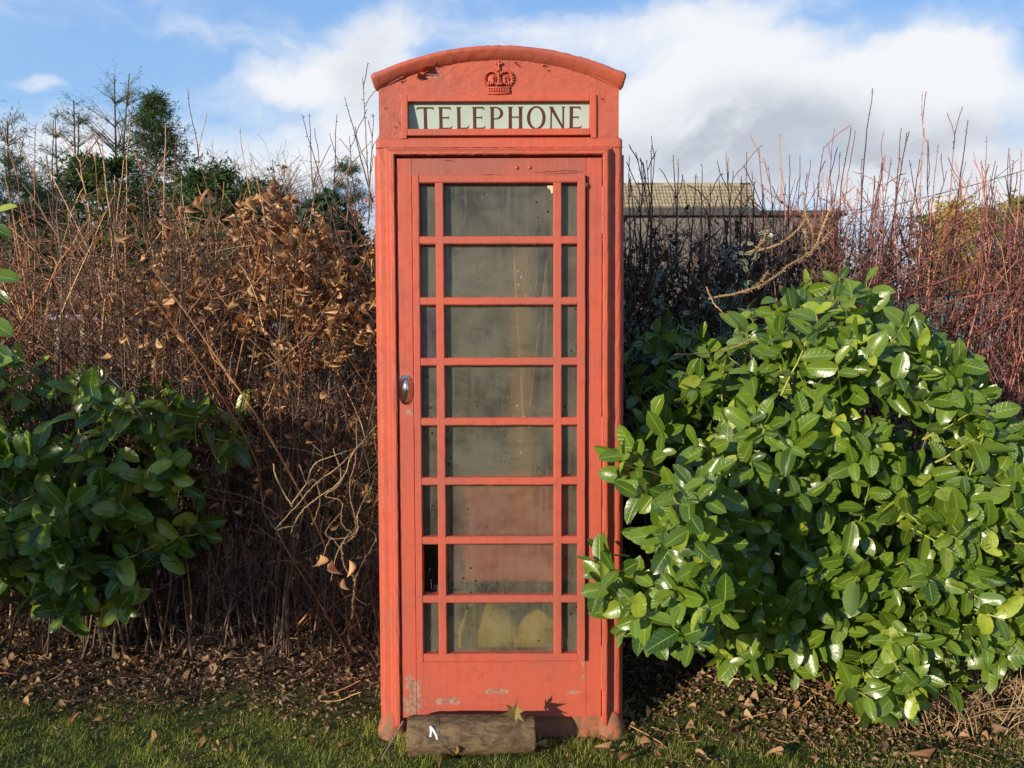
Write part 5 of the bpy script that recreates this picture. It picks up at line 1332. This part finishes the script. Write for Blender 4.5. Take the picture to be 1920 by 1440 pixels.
# ================================================================== log, stick, leaves at the kiosk's foot
def log_():
    m, t = newmat('weathered_debarked_log')
    tc = t.n('ShaderNodeTexCoord').outputs['Object']
    n = t.noise(t.v('MULTIPLY', tc, (7.0, 13, 13)), 3.0, 8, 0.7, 0.6); n2 = t.noise(t.v('MULTIPLY', tc, (1, 4, 4)), 60, 4, 0.6); n3 = t.noise(tc, 9, 4, 0.6, 0.6)
    c = t.mix(t.step(n, 0.32, 0.68), (0.055, 0.038, 0.022), (0.19, 0.125, 0.065))
    c = t.mix(t.m('MULTIPLY', t.step(n3, 0.55, 0.7), 0.7), c, (0.06, 0.038, 0.022))
    out(t, principled(t, col=c, rough=0.8, normal=bump(t, t.m('ADD', n, t.m('MULTIPLY', n2, 0.5)), 0.9, 0.006), spec=0.25))
    me_ends, te = newmat('sawn_log_end')
    pe = te.n('ShaderNodeTexCoord').outputs['Object']; r = te.v('LENGTH', te.v('MULTIPLY', pe, (0, 1, 1)))
    rg = te.m('SINE', te.m('MULTIPLY', te.m('ADD', r, te.m('MULTIPLY', te.noise(pe, 20, 3), 0.01)), 900))
    out(te, principled(te, col=te.mix(te.step(rg, -0.3, 0.8), (0.16, 0.10, 0.05), (0.32, 0.22, 0.12)), rough=0.85))
    from mathutils import noise as mn
    bm = bmesh.new(); NL, NR = 60, 48; L2 = 0.2335; R = 0.073; rings = []
    for i in range(NL + 1):
        u = i / NL; x = -L2 + 2 * L2 * u; ring = []
        for j in range(NR):
            a = 2 * math.pi * j / NR
            rr = R * (1 - 0.10 * u) * (1 + 0.05 * mn.noise(Vector((x * 9, math.cos(a) * 1.1, math.sin(a) * 1.1))) + 0.02 * mn.noise(Vector((x * 40, math.cos(a) * 5, math.sin(a) * 5))))
            if u < 0.05: rr *= 0.90 + 0.10 * math.sqrt(u / 0.05)
            ring.append(bm.verts.new((x + 0.006 * mn.noise(Vector((a, 1, 2))) * (u < 0.02 or u > .98), rr * math.cos(a), rr * math.sin(a))))
        rings.append(ring)
    for p, q in zip(rings, rings[1:]):
        for j in range(NR):
            f = bm.faces.new((p[j], p[(j + 1) % NR], q[(j + 1) % NR], q[j])); f.smooth = True
    for ring, x in ((rings[0], -L2), (rings[-1], L2)):
        c = bm.verts.new((x, 0, 0))
        for j in range(NR):
            f = bm.faces.new((ring[j], ring[(j + 1) % NR], c)); f.material_index = 1
    bmesh.ops.recalc_face_normals(bm, faces=bm.faces)
    me = bpy.data.meshes.new('log'); bm.to_mesh(me); bm.free(); me.materials.append(m); me.materials.append(me_ends)
    root = empty('log', (-0.150, 2.985, 0.066), 'short sawn log lying against the foot of the kiosk door', 'log'); root.rotation_euler = (0, math.radians(-0.4), math.radians(1.5))
    o = link('trunk_section', me, None, root); o.rotation_euler = (0.6, 0, 0)
    # white daub and crack
    M_white = simple('white_daub', (0.78, 0.78, 0.80), (0.6, 0.6, 0.63), 60, 0.7)
    A = Acc()
    def onlog(px, py):
        v = at(px, py, 2.91); x = v.x + 0.150 - (px - 880) * 0.00001
        zc = v.z - 0.066; zc = max(-0.070, min(0.070, zc)); return (x, -math.sqrt(max(0.0, 0.0725 ** 2 - zc ** 2)) - 0.0005, zc)
    for pts, r in (([(805, 1367), (807, 1374), (806, 1382)], .0042), ([(806, 1368), (812, 1373), (817, 1380), (819, 1386)], .0046), ([(804, 1368), (808, 1369), (812, 1374)], .0040)):
        A.tubes(np.array([[onlog(*p) for p in pts]]), r, 8)
    link('white_mark', A.mesh('white_mark'), M_white, root)
    A = Acc(); A.tubes(np.array([[onlog(*p) for p in [(818, 1352), (820, 1362), (822, 1375), (827, 1390), (835, 1402), (846, 1410)]]]), [[.0008, .0014, .0018, .0018, .0014, .0006]], 5)
    link('crack', A.mesh('crack'), M_black, root)
log_()
A = Acc(); a = at(756, 1353, 2.98); b = at(714, 1425, 2.86); P = curves(np.array([a]), np.array([b - a]), (b - a).length, 8, 0.02, 0.02)
A.tubes(P, np.linspace(0.0045, 0.0035, 8)[None], 7); link('stick', A.mesh('stick'), M_darkstem, label='thin dark stick leaning on the left foot of the kiosk', cat='stick')

def maple_mesh(name, fold, seed):
    r = random.Random(seed); bm = bmesh.new(); pts = []
    for k in range(7):                                # seven lobes round the blade, the stalk at angle 0
        a = math.radians(35 + k * 290 / 6); l = [0.6, 0.85, 0.95, 1.0, 0.95, 0.85, 0.6][k]
        pts += [(a - 0.20, l * 0.62), (a - 0.10, l * 0.72), (a, l), (a + 0.10, l * 0.72), (a + 0.2, l * 0.62), (a + 0.235, 0.42)]
    pts = pts[:-1] + [(math.radians(345), 0.2)]
    c = bm.verts.new((0, 0, 0)); uvl = bm.loops.layers.uv.new('UVMap')
    def pos(a, l):
        x, y = -l * math.cos(a), l * math.sin(a); z = fold * abs(y) + 0.12 * math.sin(5 * x + seed) * l + 0.22 * l * l
        return (x, y, z)
    inner = [bm.verts.new(pos(a, l * 0.5)) for a, l in pts]; outer = [bm.verts.new(pos(a, l)) for a, l in pts]
    for i in range(len(pts) - 1):
        bm.faces.new((c, inner[i], inner[i + 1])); bm.faces.new((inner[i], outer[i], outer[i + 1], inner[i + 1]))
    for f in bm.faces:
        for lp in f.loops: lp[uvl].uv = (lp.vert.co.x * 0.5 + 0.5, 0.5 + lp.vert.co.y * 0.5)
    me = bpy.data.meshes.new(name); bm.to_mesh(me); bm.free(); return me
M_maple = leaf_mat('yellow_brown_maple_leaf', (0.24, 0.20, 0.07), (0.36, 0.28, 0.10), (0.14, 0.08, 0.03), 0.6, 0.3, 0.2)
ml = maple_mesh('maple_leaf', 0.9, 3)
p = at(965, 1336, 2.955)
o = link('maple_leaf', ml, M_maple, label='yellow brown folded maple leaf standing on top of the log', cat='leaf')
o.location = p + Vector((0, 0, 0.0)); o.scale = (0.052,) * 3; o.rotation_euler = Euler((math.radians(60), math.radians(-75), math.radians(20)))
# big curled fallen leaves lying in the grass
FT = [leaf_tmpl(9, w, f, c, wv, 0.05, 2, 0.9, tw) for w, f, c, wv, tw in [(0.55, 1.2, 1.2, 0.16, 1.0), (0.48, 1.8, 0.9, 0.2, -1.1), (0.6, 0.8, -1.4, 0.16, 1.4), (0.42, 2.6, 1.6, 0.16, 0.7)]]
FM = [tmesh('fallen_leaf', x) for x in FT] 
def ground_at(px, py):
    Y = 3.0
    for _ in range(6):
        q = at(px, py, Y); g = float(hgt(q.x, Y)); Y = Y * (CAMZ - g) / (CAMZ - q.z)
    return at(px, py, Y)
named = {(852, 1424): ('ribbed orange brown leaf on edge in the grass below the log', 0.075), (1022, 1406): ('curled reddish brown leaf right of the log end in the shade', 0.06), (762, 1425): ('round brown leaf under the left end of the log', 0.05),
         (1192, 1372): ('round tan leaf at the lower right corner of the kiosk', 0.05), (826, 1432): ('grey brown leaf in the dark under the log', 0.05), (135, 1362): ('pink brown leaf in the grass at the lower left', 0.055), (140, 1288): ('bright orange leaf lit by the sun on the soil at left', 0.06),
         (1745, 1430): ('broad orange brown leaf at the bottom edge far right', 0.085), (1470, 1425): ('brown lobed leaf at the bottom edge right of centre', 0.07), (1145, 1410): ('dark brown curled leaf in the grass below the kiosk at right', 0.06), (1200, 1400): ('large light brown folded leaf beside the dark curled one', 0.07), (1163, 1432): ('flat tan leaf at the bottom edge below the kiosk', 0.06)}
for (px, py), (lab, s) in named.items():
    p = ground_at(px, py); R = frames(np.array([[rng.normal(), rng.normal() * 0.5, 0.5]]), np.array([[rng.normal() * 0.4, -0.7, 0.8]]))[0]
    o = link('fallen_leaf', FM[rng.integers(0, 4)], M_fallen, label=lab, cat='leaf', group='fallen leaves'); o.matrix_basis = mat4(np.array(p) + np.array([0, 0, 0.012]), R, s)
for i in range(46):
    side = i % 3
    px, py = ((rng.uniform(0, 700), rng.uniform(1230, 1430)) if side == 0 else (rng.uniform(1210, 1900), rng.uniform(1290, 1435)))
    p = ground_at(px, py); R = frames(np.array([[rng.normal(), rng.normal(), 0.3]]), np.array([[rng.normal() * 0.5, -0.5, 0.9]]))[0]
    o = link('fallen_leaf', FM[rng.integers(0, 4)], M_fallen, label='small curled brown leaf on the ground left of the kiosk' if side == 0 else 'small curled brown leaf on the ground right of the kiosk', cat='leaf', group='small fallen leaves left of the kiosk' if side == 0 else 'small fallen leaves right of the kiosk')
    o.matrix_basis = mat4(np.array(p) + np.array([0, 0, 0.008]), R, rng.uniform(0.03, 0.055))

# ================================================================== grass and litter
def scatter(n, xr, yr):
    return xr[0] + (xr[1] - xr[0]) * rng.random(n), yr[0] + (yr[1] - yr[0]) * rng.random(n)
def clumpy(x, y, f=1.0):
    return 0.5 + 0.25 * np.sin(7.3 * f * x + 3 * np.sin(4.1 * f * y)) + 0.25 * np.sin(9.1 * f * y + 2.5 * np.sin(5.7 * f * x + 1))
def grass():
    n = 420000; x, y = scatter(n, (-2.7, 2.7), (2.3, 4.1))
    edge = np.where(x < -0.1, 3.42, 3.20) + 0.10 * np.sin(3 * x + 1) + 0.06 * np.sin(11 * x)
    c = clumpy(x, y); c2 = clumpy(x + 5, y * 1.3, 2.2)
    d = np.clip((edge - y) / 0.25, 0, 1) * np.where(x > 0.45, 0.65 + 0.5 * c, 0.45 + 0.5 * c) * (0.45 + 0.7 * c2)
    d = np.where(x > 1.1, d * 0.6, d); d = d * np.where(clumpy(x + 2, y + 1, 4.1) > 0.33, 1.1, 0.35); d = np.maximum(d, 0.05 * (c2 > 0.7) * (y < 3.8))
    k = (rng.random(n) < d * 0.62) & ~((np.abs(x + 0.04) < 0.46) & (y > 3.10)) & ~((np.abs(x + 0.148) < 0.24) & (y > 2.93)); x, y = x[k], y[k]; n = len(x)
    near = ((y > 3.03) & (np.abs(x + 0.04) < 0.55)) | ((np.abs(x + 0.148) < 0.27) & (y > 2.87)) ; z = hgt(x, y) - 0.003; h = np.where(near, 1.5, 1.0) * (0.008 + 0.028 * rng.random(n) ** 2.2) * (0.6 + 0.9 * clumpy(x, y, 2.7) ** 2)
    a = rng.random(n) * 6.283; lean = 0.3 + 1.3 * rng.random(n)
    dx, dy = np.cos(a), np.sin(a); wv_ = 0.0007 + 0.0008 * rng.random(n)
    P0 = np.stack([x, y, z], 1); dr = np.stack([dx, dy, 0 * x], 1); pr = np.stack([-dy, dx, 0 * x], 1); up = np.array([[0, 0, 1.0]])
    hh = h[:, None]; ll = lean[:, None]
    m1 = P0 + up * hh * 0.5 + dr * hh * 0.22 * ll; m2 = P0 + up * hh * 0.85 + dr * hh * 0.6 * ll; tp = P0 + up * hh * (1.0 - 0.15 * ll) + dr * hh * 1.0 * ll
    ww = wv_[:, None]
    V = np.stack([P0 - pr * ww, P0 + pr * ww, m1 - pr * ww * .9, m1 + pr * ww * .9, m2 - pr * ww * .55, m2 + pr * ww * .55, tp], 1).reshape(-1, 3)
    o = (np.arange(n) * 7)[:, None]
    F4 = np.concatenate([o + np.array([[0, 1, 3, 2]]), o + np.array([[2, 3, 5, 4]])]); F3 = o + np.array([[4, 5, 6]])
    r = np.clip(0.5 * clumpy(x, y, 1.4) + 0.5 * rng.random(n), 0, 0.99); r = np.where(rng.random(n) < 0.06, 0.97, r * 0.84)
    uv = np.tile(np.array([[0.05, 0.2], [0.05, 0.8], [0.5, 0.2], [0.5, 0.8], [0.8, .25], [0.8, .75], [1, .6]]), (n, 1))
    link('grass', npmesh('grass', V, [F4, F3], np.repeat(r, 7), uv), M_grass, label='short lawn grass at the bottom of the picture', kind='stuff', cat='grass')
    print('grass blades', n)
grass()
def litter():
    fr = leaf_tmpl(2, 0.5, 1.2, 1.0, 0.1, 0.1, 1, 0.8, 0.6)
    n = 90000; x, y = scatter(n, (-2.7, 2.7), (2.5, 4.8))
    edge = np.where(x < -0.1, 3.10, 2.90) + 0.05 * np.sin(9 * x); c = clumpy(x, y, 1.3)
    d = np.clip((y - edge) / 0.45, 0.0, 1) * (0.5 + 0.5 * c) + np.where(x > 0.45, 0.30, 0.10) * (c > 0.55) + np.where(x > 1.1, 0.4, 0)
    k = (rng.random(n) < d) & ~((np.abs(x + 0.04) < 0.46) & (y > 3.05) & (y < 4.0)); x, y = x[k], y[k]; n = len(x)
    A = Acc(); pos = np.stack([x, y, hgt(x, y) + 0.004 + 0.014 * rng.random(n)], 1)
    ax = rng.normal(size=(n, 3)) * np.array([[1, 1, 0.45]]); nr = rng.normal(size=(n, 3)) * 0.7 + np.array([[0, -0.1, 0.8]])
    s = 0.007 + 0.024 * rng.random(n) ** 3
    h_ = n // 4; F_ = frames(ax, nr); r_ = rng.random(n) ** 1.5
    A.inst(fr, pos[:h_], F_[:h_], s[:h_] * 1.15, r_[:h_]); A.inst(diamond(0.5, 0.35), pos[h_:], F_[h_:], s[h_:], r_[h_:])
    n2 = 1500; x, y = scatter(n2, (-2.7, 2.7), (2.9, 4.6)); k = (rng.random(n2) < np.clip((y - np.where(x < -.1, 3.25, 2.9)) / 0.3, 0, 1)) & ~((np.abs(x + 0.04) < 0.48) & (y > 3.0)); x, y = x[k], y[k]; n2 = len(x)
    A.inst(FT[1], np.stack([x, y, hgt(x, y) + 0.012], 1), frames(rng.normal(size=(n2, 3)) * np.array([[1, 1, .3]]), rng.normal(size=(n2, 3)) * .6 + np.array([[0, 0, 1.0]])), 0.03 + 0.03 * rng.random(n2), rng.random(n2))
    link('leaf_litter', A.mesh('leaf_litter', smooth=False), M_litter, label='brown leaf litter and bark bits under the hedges', kind='stuff', cat='leaf litter')
    n = 1100; x, y = scatter(n, (-2.7, 2.7), (2.95, 4.4)); k = (y > np.where(x < -0.1, 3.3, 2.95)) & ~((np.abs(x + 0.04) < 0.52) & (y > 3.0)); x, y = x[k], y[k]; n = len(x)
    P = curves(np.stack([x, y, hgt(x, y) + 0.010], 1), np.stack([rng.normal(size=n), rng.normal(size=n), 0.15 * rng.random(n)], 1), 0.03 + 0.14 * rng.random(n) ** 2, 6, 0.15, 0.08)
    A = Acc(); A.tubes(P, 0.0008 + 0.0015 * rng.random((n, 1)), 4); link('fallen_twigs', A.mesh('fallen_twigs'), M_briar, label='small fallen twigs scattered over the litter', kind='stuff', cat='twigs')
litter()

# ================================================================== trees beyond
def conifer(name, label, px, ytop, Y, width, mat, nb=150, droop=0.15, needle=0.035, per=70, leader=True, flat=1.0, dens_pow=1.0, double=None, top_sparse=0.0, group=None, cat='tree', needle_w=0.10):
    b = at(px, 642, Y); t = at(px, ytop, Y); H = t.z
    root = empty(name, (b.x, Y, 0), label, cat, group)
    A = Acc(); K = 12
    tips = [(0, 0)] + (double or [])
    for dx, dh in tips:
        P = np.zeros((1, K, 3)); P[0, :, 2] = np.linspace(0, H + dh, K); P[0, :, 0] = dx * np.linspace(0, 1, K) ** 3
        A.tubes(P, (0.012 * H * (1 - np.linspace(0, 1, K)) ** 1.3 + 0.011)[None], 7)
    link('trunk', A.mesh('trunk'), M_trunk, root)
    # whorled branches
    u = np.sort(rng.random(nb) ** dens_pow) * 0.965 + 0.02         # 0 at the ground, 1 at the top
    wh = np.round(u * H / 0.42) * 0.42 / H if leader else u; z = np.clip(wh + rng.normal(size=nb) * 0.004, 0.02, 0.985) * H
    ln = width * (1 - z / H) ** flat * (0.75 + 0.5 * rng.random(nb)) + (0.22 if leader else 0.10)
    a = rng.random(nb) * 6.283
    ang = np.where(z / H > 0.75, 0.75, 0.25)
    d = np.stack([np.cos(a), np.sin(a), ang + 0.1 * rng.normal(size=nb)], 1)
    ti = rng.integers(0, len(tips), nb); dxs = np.array([q[0] for q in tips])[ti] * (z / H) ** 3
    P = curves(np.stack([dxs, np.zeros(nb), z], 1), d, ln, 8, 0.05, 0.03, droop)
    A = Acc(); A.tubes(P, np.linspace(0.016, 0.004, 8)[None] * (0.35 + ln[:, None] / 2), 4)
    link('branches', A.mesh('branches'), M_trunk, root, kind='stuff')
    # twigs with needles
    S = side_twigs(P, nb * 9, 0.10, 0.34, K=4, up=-0.05, out_=0.8, along=0.9, lo=0.15)
    TT = [np.stack([dx * np.linspace(0.55, 1, 4) ** 3, np.zeros(4), np.linspace(0.55, 1, 4) * (H + dh)], 1) for dx, dh in tips]
    full = np.concatenate([P[:, [1, 3, 5, 7]]] * 2 + [S] + [np.stack(TT)] * 6)
    n = nb * per; q, tt, i = pick(full, n, 0.0, 1.0)
    # thin out toward the tip of a sparse leader
    keep = rng.random(n) < np.where(q[:, 2] / H > 1 - top_sparse, 0.38, 1.0); q, tt = q[keep], tt[keep]; n = len(q)
    side = unit(np.cross(tt, rng.normal(size=tt.shape))); ax = unit(tt * 0.8 + side)
    F = Acc(); tm = diamond(needle_w)
    F.inst(tm, q, frames(ax, rng.normal(size=ax.shape)), needle * (0.6 + 0.8 * rng.random(n)))
    link('needles', F.mesh('needles', smooth=False), mat, root, kind='stuff')
    return root
conifer('spruce_tree', 'spruce with two bare leaders standing above the left hedge', 226, 150, 15.5, 2.2, M_spruce, 150, 0.02, 0.05, 170, True, 0.9, 0.55, double=[(0.28, 0.12)], top_sparse=0.2)
conifer('cypress_tree', 'bushy drooping cypress tree beside the double spruce', 300, 172, 16.5, 3.6, M_cypress, 620, 0.40, 0.085, 110, False, 1.1, 1.35, needle_w=0.16)
conifer('spruce_tree', 'slim spruce leader rising left of the double spruce', 150, 188, 17.0, 1.0, M_spruce, 90, 0.0, 0.08, 90, True, 1.0, 0.55, double=[(0.10, -0.25)], top_sparse=0.3)
conifer('spruce_tree', 'short thin spruce leader third from the left edge', 115, 215, 18.0, 1.1, M_spruce, 90, 0.0, 0.08, 90, True, 1.0, 0.55, top_sparse=0.2)
conifer('spruce_tree', 'spruce with three upturned top arms at the far left', 26, 228, 15.0, 1.0, M_spruce, 100, -0.2, 0.09, 100, True, 0.8, 0.6, top_sparse=0.12)
conifer('spruce_tree', 'small dark spruce at the left edge of the photo', -50, 320, 13.0, 1.3, M_spruce, 130, 0.1, 0.09, 110, True, 0.6, 0.8)
conifer('spruce_tree', 'low broad dark spruce between the leader spruces and the cypress', 80, 335, 13.5, 1.6, M_spruce, 160, 0.1, 0.09, 120, True, 0.5, 0.9)
conifer('spruce_tree', 'low dark evergreen under the cypress to its right', 400, 330, 14.0, 1.7, M_cypress, 200, 0.2, 0.1, 110, False, 0.45, 0.9, needle_w=0.3)
conifer('spruce_tree', 'low green evergreen behind the hedge in front of the double spruce', 200, 300, 13.8, 1.5, M_cypress, 180, 0.15, 0.1, 110, False, 0.5, 0.9, needle_w=0.3)
conifer('spruce_tree', 'small evergreen showing behind the twigs near the kiosk', 655, 300, 24.0, 1.5, M_spruce, 120, 0.1, 0.12, 90, True, 0.8, 0.7)
conifer('spruce_tree', 'dark rounded evergreen behind the beech leaves', 480, 350, 17.0, 1.5, M_spruce, 150, 0.1, 0.1, 110, False, 0.4, 0.9, needle_w=0.3)
conifer('cypress_tree', 'light green conifer at the far right edge behind the rose hedge', 1905, 376, 14.0, 0.55, M_lightgreen, 150, 0.0, 0.09, 80, False, 0.5, 0.8, needle_w=0.3)
conifer('golden_shrub', 'yellow leaved shrub glowing behind the rose hedge at right', 1782, 380, 13.0, 0.28, M_yellow, 150, 0.0, 0.06, 60, False, 0.35, 0.8, cat='shrub', needle_w=0.6)
conifer('cypress_tree', 'pale green conifer just left of the far right one', 1840, 395, 16.0, 0.7, M_lightgreen, 150, 0.0, 0.08, 90, False, 0.5, 0.8, needle_w=0.3)

def bare_tree(label, px, ytop, Y, spread, n1=60, mat=M_faint):
    b = at(px, 642, Y); H = at(px, ytop, Y).z
    root = empty('bare_tree', (b.x, Y, 0), label, 'tree', 'leafless trees beyond the left hedge')
    A = Acc(); T = curves(np.array([[0, 0, 0.0]]), np.array([[0.02, 0, 1.0]]), H * 0.66, 10, 0.03, 0.03); A.tubes(T, np.linspace(0.11, 0.03, 10)[None], 7); link('trunk', A.mesh('trunk'), mat, root)
    A = Acc(); B = side_twigs(T, n1, 0.15 * H, 0.36 * H, K=7, up=0.7, out_=spread, bend=0.1, jit=0.08, lo=0.15, along=0.6)
    A.tubes(B, np.linspace(0.035, 0.010, 7)[None], 4)
    C_ = side_twigs(B, n1 * 9, 0.05 * H, 0.16 * H, K=4, up=0.4, lo=0.3, jit=0.1); A.tubes(C_, np.linspace(0.011, 0.006, 4)[None], 3)
    D_ = side_twigs(C_, n1 * 24, 0.02 * H, 0.07 * H, K=3, up=0.3, lo=0.2); A.tubes(D_, 0.0055, 3)
    link('crown', A.mesh('crown'), mat, root, kind='stuff')
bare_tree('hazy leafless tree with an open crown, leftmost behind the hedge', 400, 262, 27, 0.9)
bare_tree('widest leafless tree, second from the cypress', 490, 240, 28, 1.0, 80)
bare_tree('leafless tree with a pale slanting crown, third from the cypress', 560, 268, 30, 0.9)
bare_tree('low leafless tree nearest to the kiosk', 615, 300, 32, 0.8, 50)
def far_hedge():
    # evergreen bank far beyond, closing the view under the trees
    def bank(x0, x1, Y, h, label, mat, n):
        x = x0 + (x1 - x0) * rng.random(n); top = h * (0.85 + 0.12 * np.sin(x * 0.9) + 0.08 * np.sin(x * 2.7 + 1)); z = top * rng.random(n) ** 0.6; y = Y + rng.normal(size=n) * 0.5 * (1.1 - z / top)
        F = Acc(); F.inst(diamond(0.5), np.stack([x, y, z], 1), frames(rng.normal(size=(n, 3)), rng.normal(size=(n, 3)) + np.array([[0, -1, 0.5]])), 0.20 + 0.15 * rng.random(n))
        o = link('far_hedge', F.mesh('far_hedge', smooth=False), mat, label=label, cat='hedge', kind='stuff')
    bank(-26, 0.5, 20.5, 5.0, 'dark evergreen bank far behind the left hedge', M_spruce, 40000)
    bank(9.5, 24, 19.5, 4.4, 'dim evergreen bank behind the rose hedge at far right', M_spruce, 14000)
far_hedge()

# ------ garden beyond the left hedge: wire fence with pale posts, a white cover, stones
def garden():
    M_post = simple('weathered_pale_post', (0.40, 0.36, 0.28), (0.28, 0.25, 0.2), 30, 0.85, 0.4, 0.004, 0, (1, 1, 0.2))
    f = empty('garden_fence', (-1.6, 6.0, 0), 'low wire garden fence with thin pale posts seen through the left hedge', 'fence')
    M_wire = simple('galvanised_wire', (0.35, 0.37, 0.36), (0.25, 0.27, 0.26), 20, 0.5)
    for px in (40, 150, 240, 335, 430, 520, 585, 625, 668):
        p = at(px, 700, 6.0); w_ = 0.022 if px not in (585, 430) else 0.035
        boxes('post', [(p.x + 1.6 - w_, p.x + 1.6 + w_, -w_, w_, -0.05, 1.42 + 0.04 * math.sin(px))], M_post, f, 0.004)
    for z in np.linspace(0.15, 1.3, 7):
        A = Acc(); A.tubes(np.array([[[-3.5, 0, z], [-1, 0.0, z - 0.01], [1.3, 0, z]]]), 0.0022, 4); link('wire', A.mesh('wire'), M_wire, f)
    M_sheet = simple('white_plastic_sheet', (0.42, 0.42, 0.50), (0.3, 0.3, 0.38), 12, 0.5)
    for (px, py, Y, w_, h_, lab) in [(182, 598, 7.5, 0.30, 0.10, 'white folded cover showing through the left hedge above the laurel'), (362, 636, 7.2, 0.09, 0.14, 'small white tub showing through the left hedge'), (535, 612, 9.0, 0.30, 0.10, 'pale grey cover behind the hedge near the beech leaves')]:
        p = at(px, py, Y)
        nm = 'garden_table' if w_ > 0.2 else 'plant_tub'
        r_ = empty(nm, (p.x, Y, 0), lab, 'table' if w_ > 0.2 else 'tub')
        if w_ > 0.2:
            o = boxes('table_top', [(-w_, w_, -0.3, 0.3, p.z - 0.02, p.z + h_ * 0.3)], M_sheet, r_, 0.012, 3)
            for sx in (-1, 1):
                for sy in (-1, 1): boxes('leg', [(sx * (w_ - .06) - .02, sx * (w_ - .06) + .02, sy * .22 - .02, sy * .22 + .02, 0, p.z - 0.021)], M_post, r_, 0.003)
        else:
            A = Acc(); A.tubes(np.array([[[0, 0, p.z - h_], [0, 0, p.z], [0, 0, p.z + 0.02], [0, 0, p.z + .021]]]), [[.06, .09, .1, .0]], 18); link('pot', A.mesh('pot'), M_sheet, r_)
            boxes('stand', [(-.08, .08, -.08, .08, 0, p.z - h_ - 0.001)], M_post, r_, 0.003)
garden()
# ------ shrubs outside the picture on the left that throw the broken shade over the lower left
def shade_shrub(x, y, h, n, lab):
    r_ = empty('garden_shrub', (x, y, 0), lab, 'shrub', 'loose shrubs beside the camera')
    C_ = canes(18, (x - 0.5, x + 0.5), (y - 0.35, y + 0.35), (h * 0.75, h * 0.95), spread=0.08) ; S = side_twigs(C_, 420, 0.1, 0.4, lo=0.1, up=0.4); S = S[S[:, 0, 2] > 0.95]
    A = Acc(); off = np.array([[[x, y, 0]]]); A.tubes(C_ - off, np.linspace(0.009, 0.004, C_.shape[1])[None], 5); link('stems', A.mesh('stems'), M_trunk, r_, kind='stuff')
    A = Acc(); A.tubes(S - off, 0.0025, 3); link('twigs', A.mesh('twigs'), M_trunk, r_, kind='stuff')
    q, t, i = pick(S, n * 3, 0.1, 1.0); k_ = rng.random(len(q)) < np.clip((q[:, 2] - 0.85) / 0.4, 0.0, 0.9); q = q[k_]; n = len(q); A = Acc(); A.inst(diamond(0.6, 0.3), q - off[0], frames(rng.normal(size=(n, 3)), rng.normal(size=(n, 3)) + np.array([[0, 0, .8]])), 0.05 + 0.05 * rng.random(n))
    link('leaves', A.mesh('leaves'), M_laurel, r_, kind='stuff')
for i, (x, y, h, n) in enumerate([(-3.60, 1.12, 2.1, 1500), (-4.55, 1.25, 2.15, 340), (-5.45, 1.3, 2.2, 340)]):
    shade_shrub(x, y, h, n, 'loose leafy shrub standing outside the left edge, %s' % ['nearest the camera', 'the middle one', 'farthest left'][i])
print('tris', sum(len(o.data.polygons) for o in bpy.data.objects if o.type == 'MESH'))
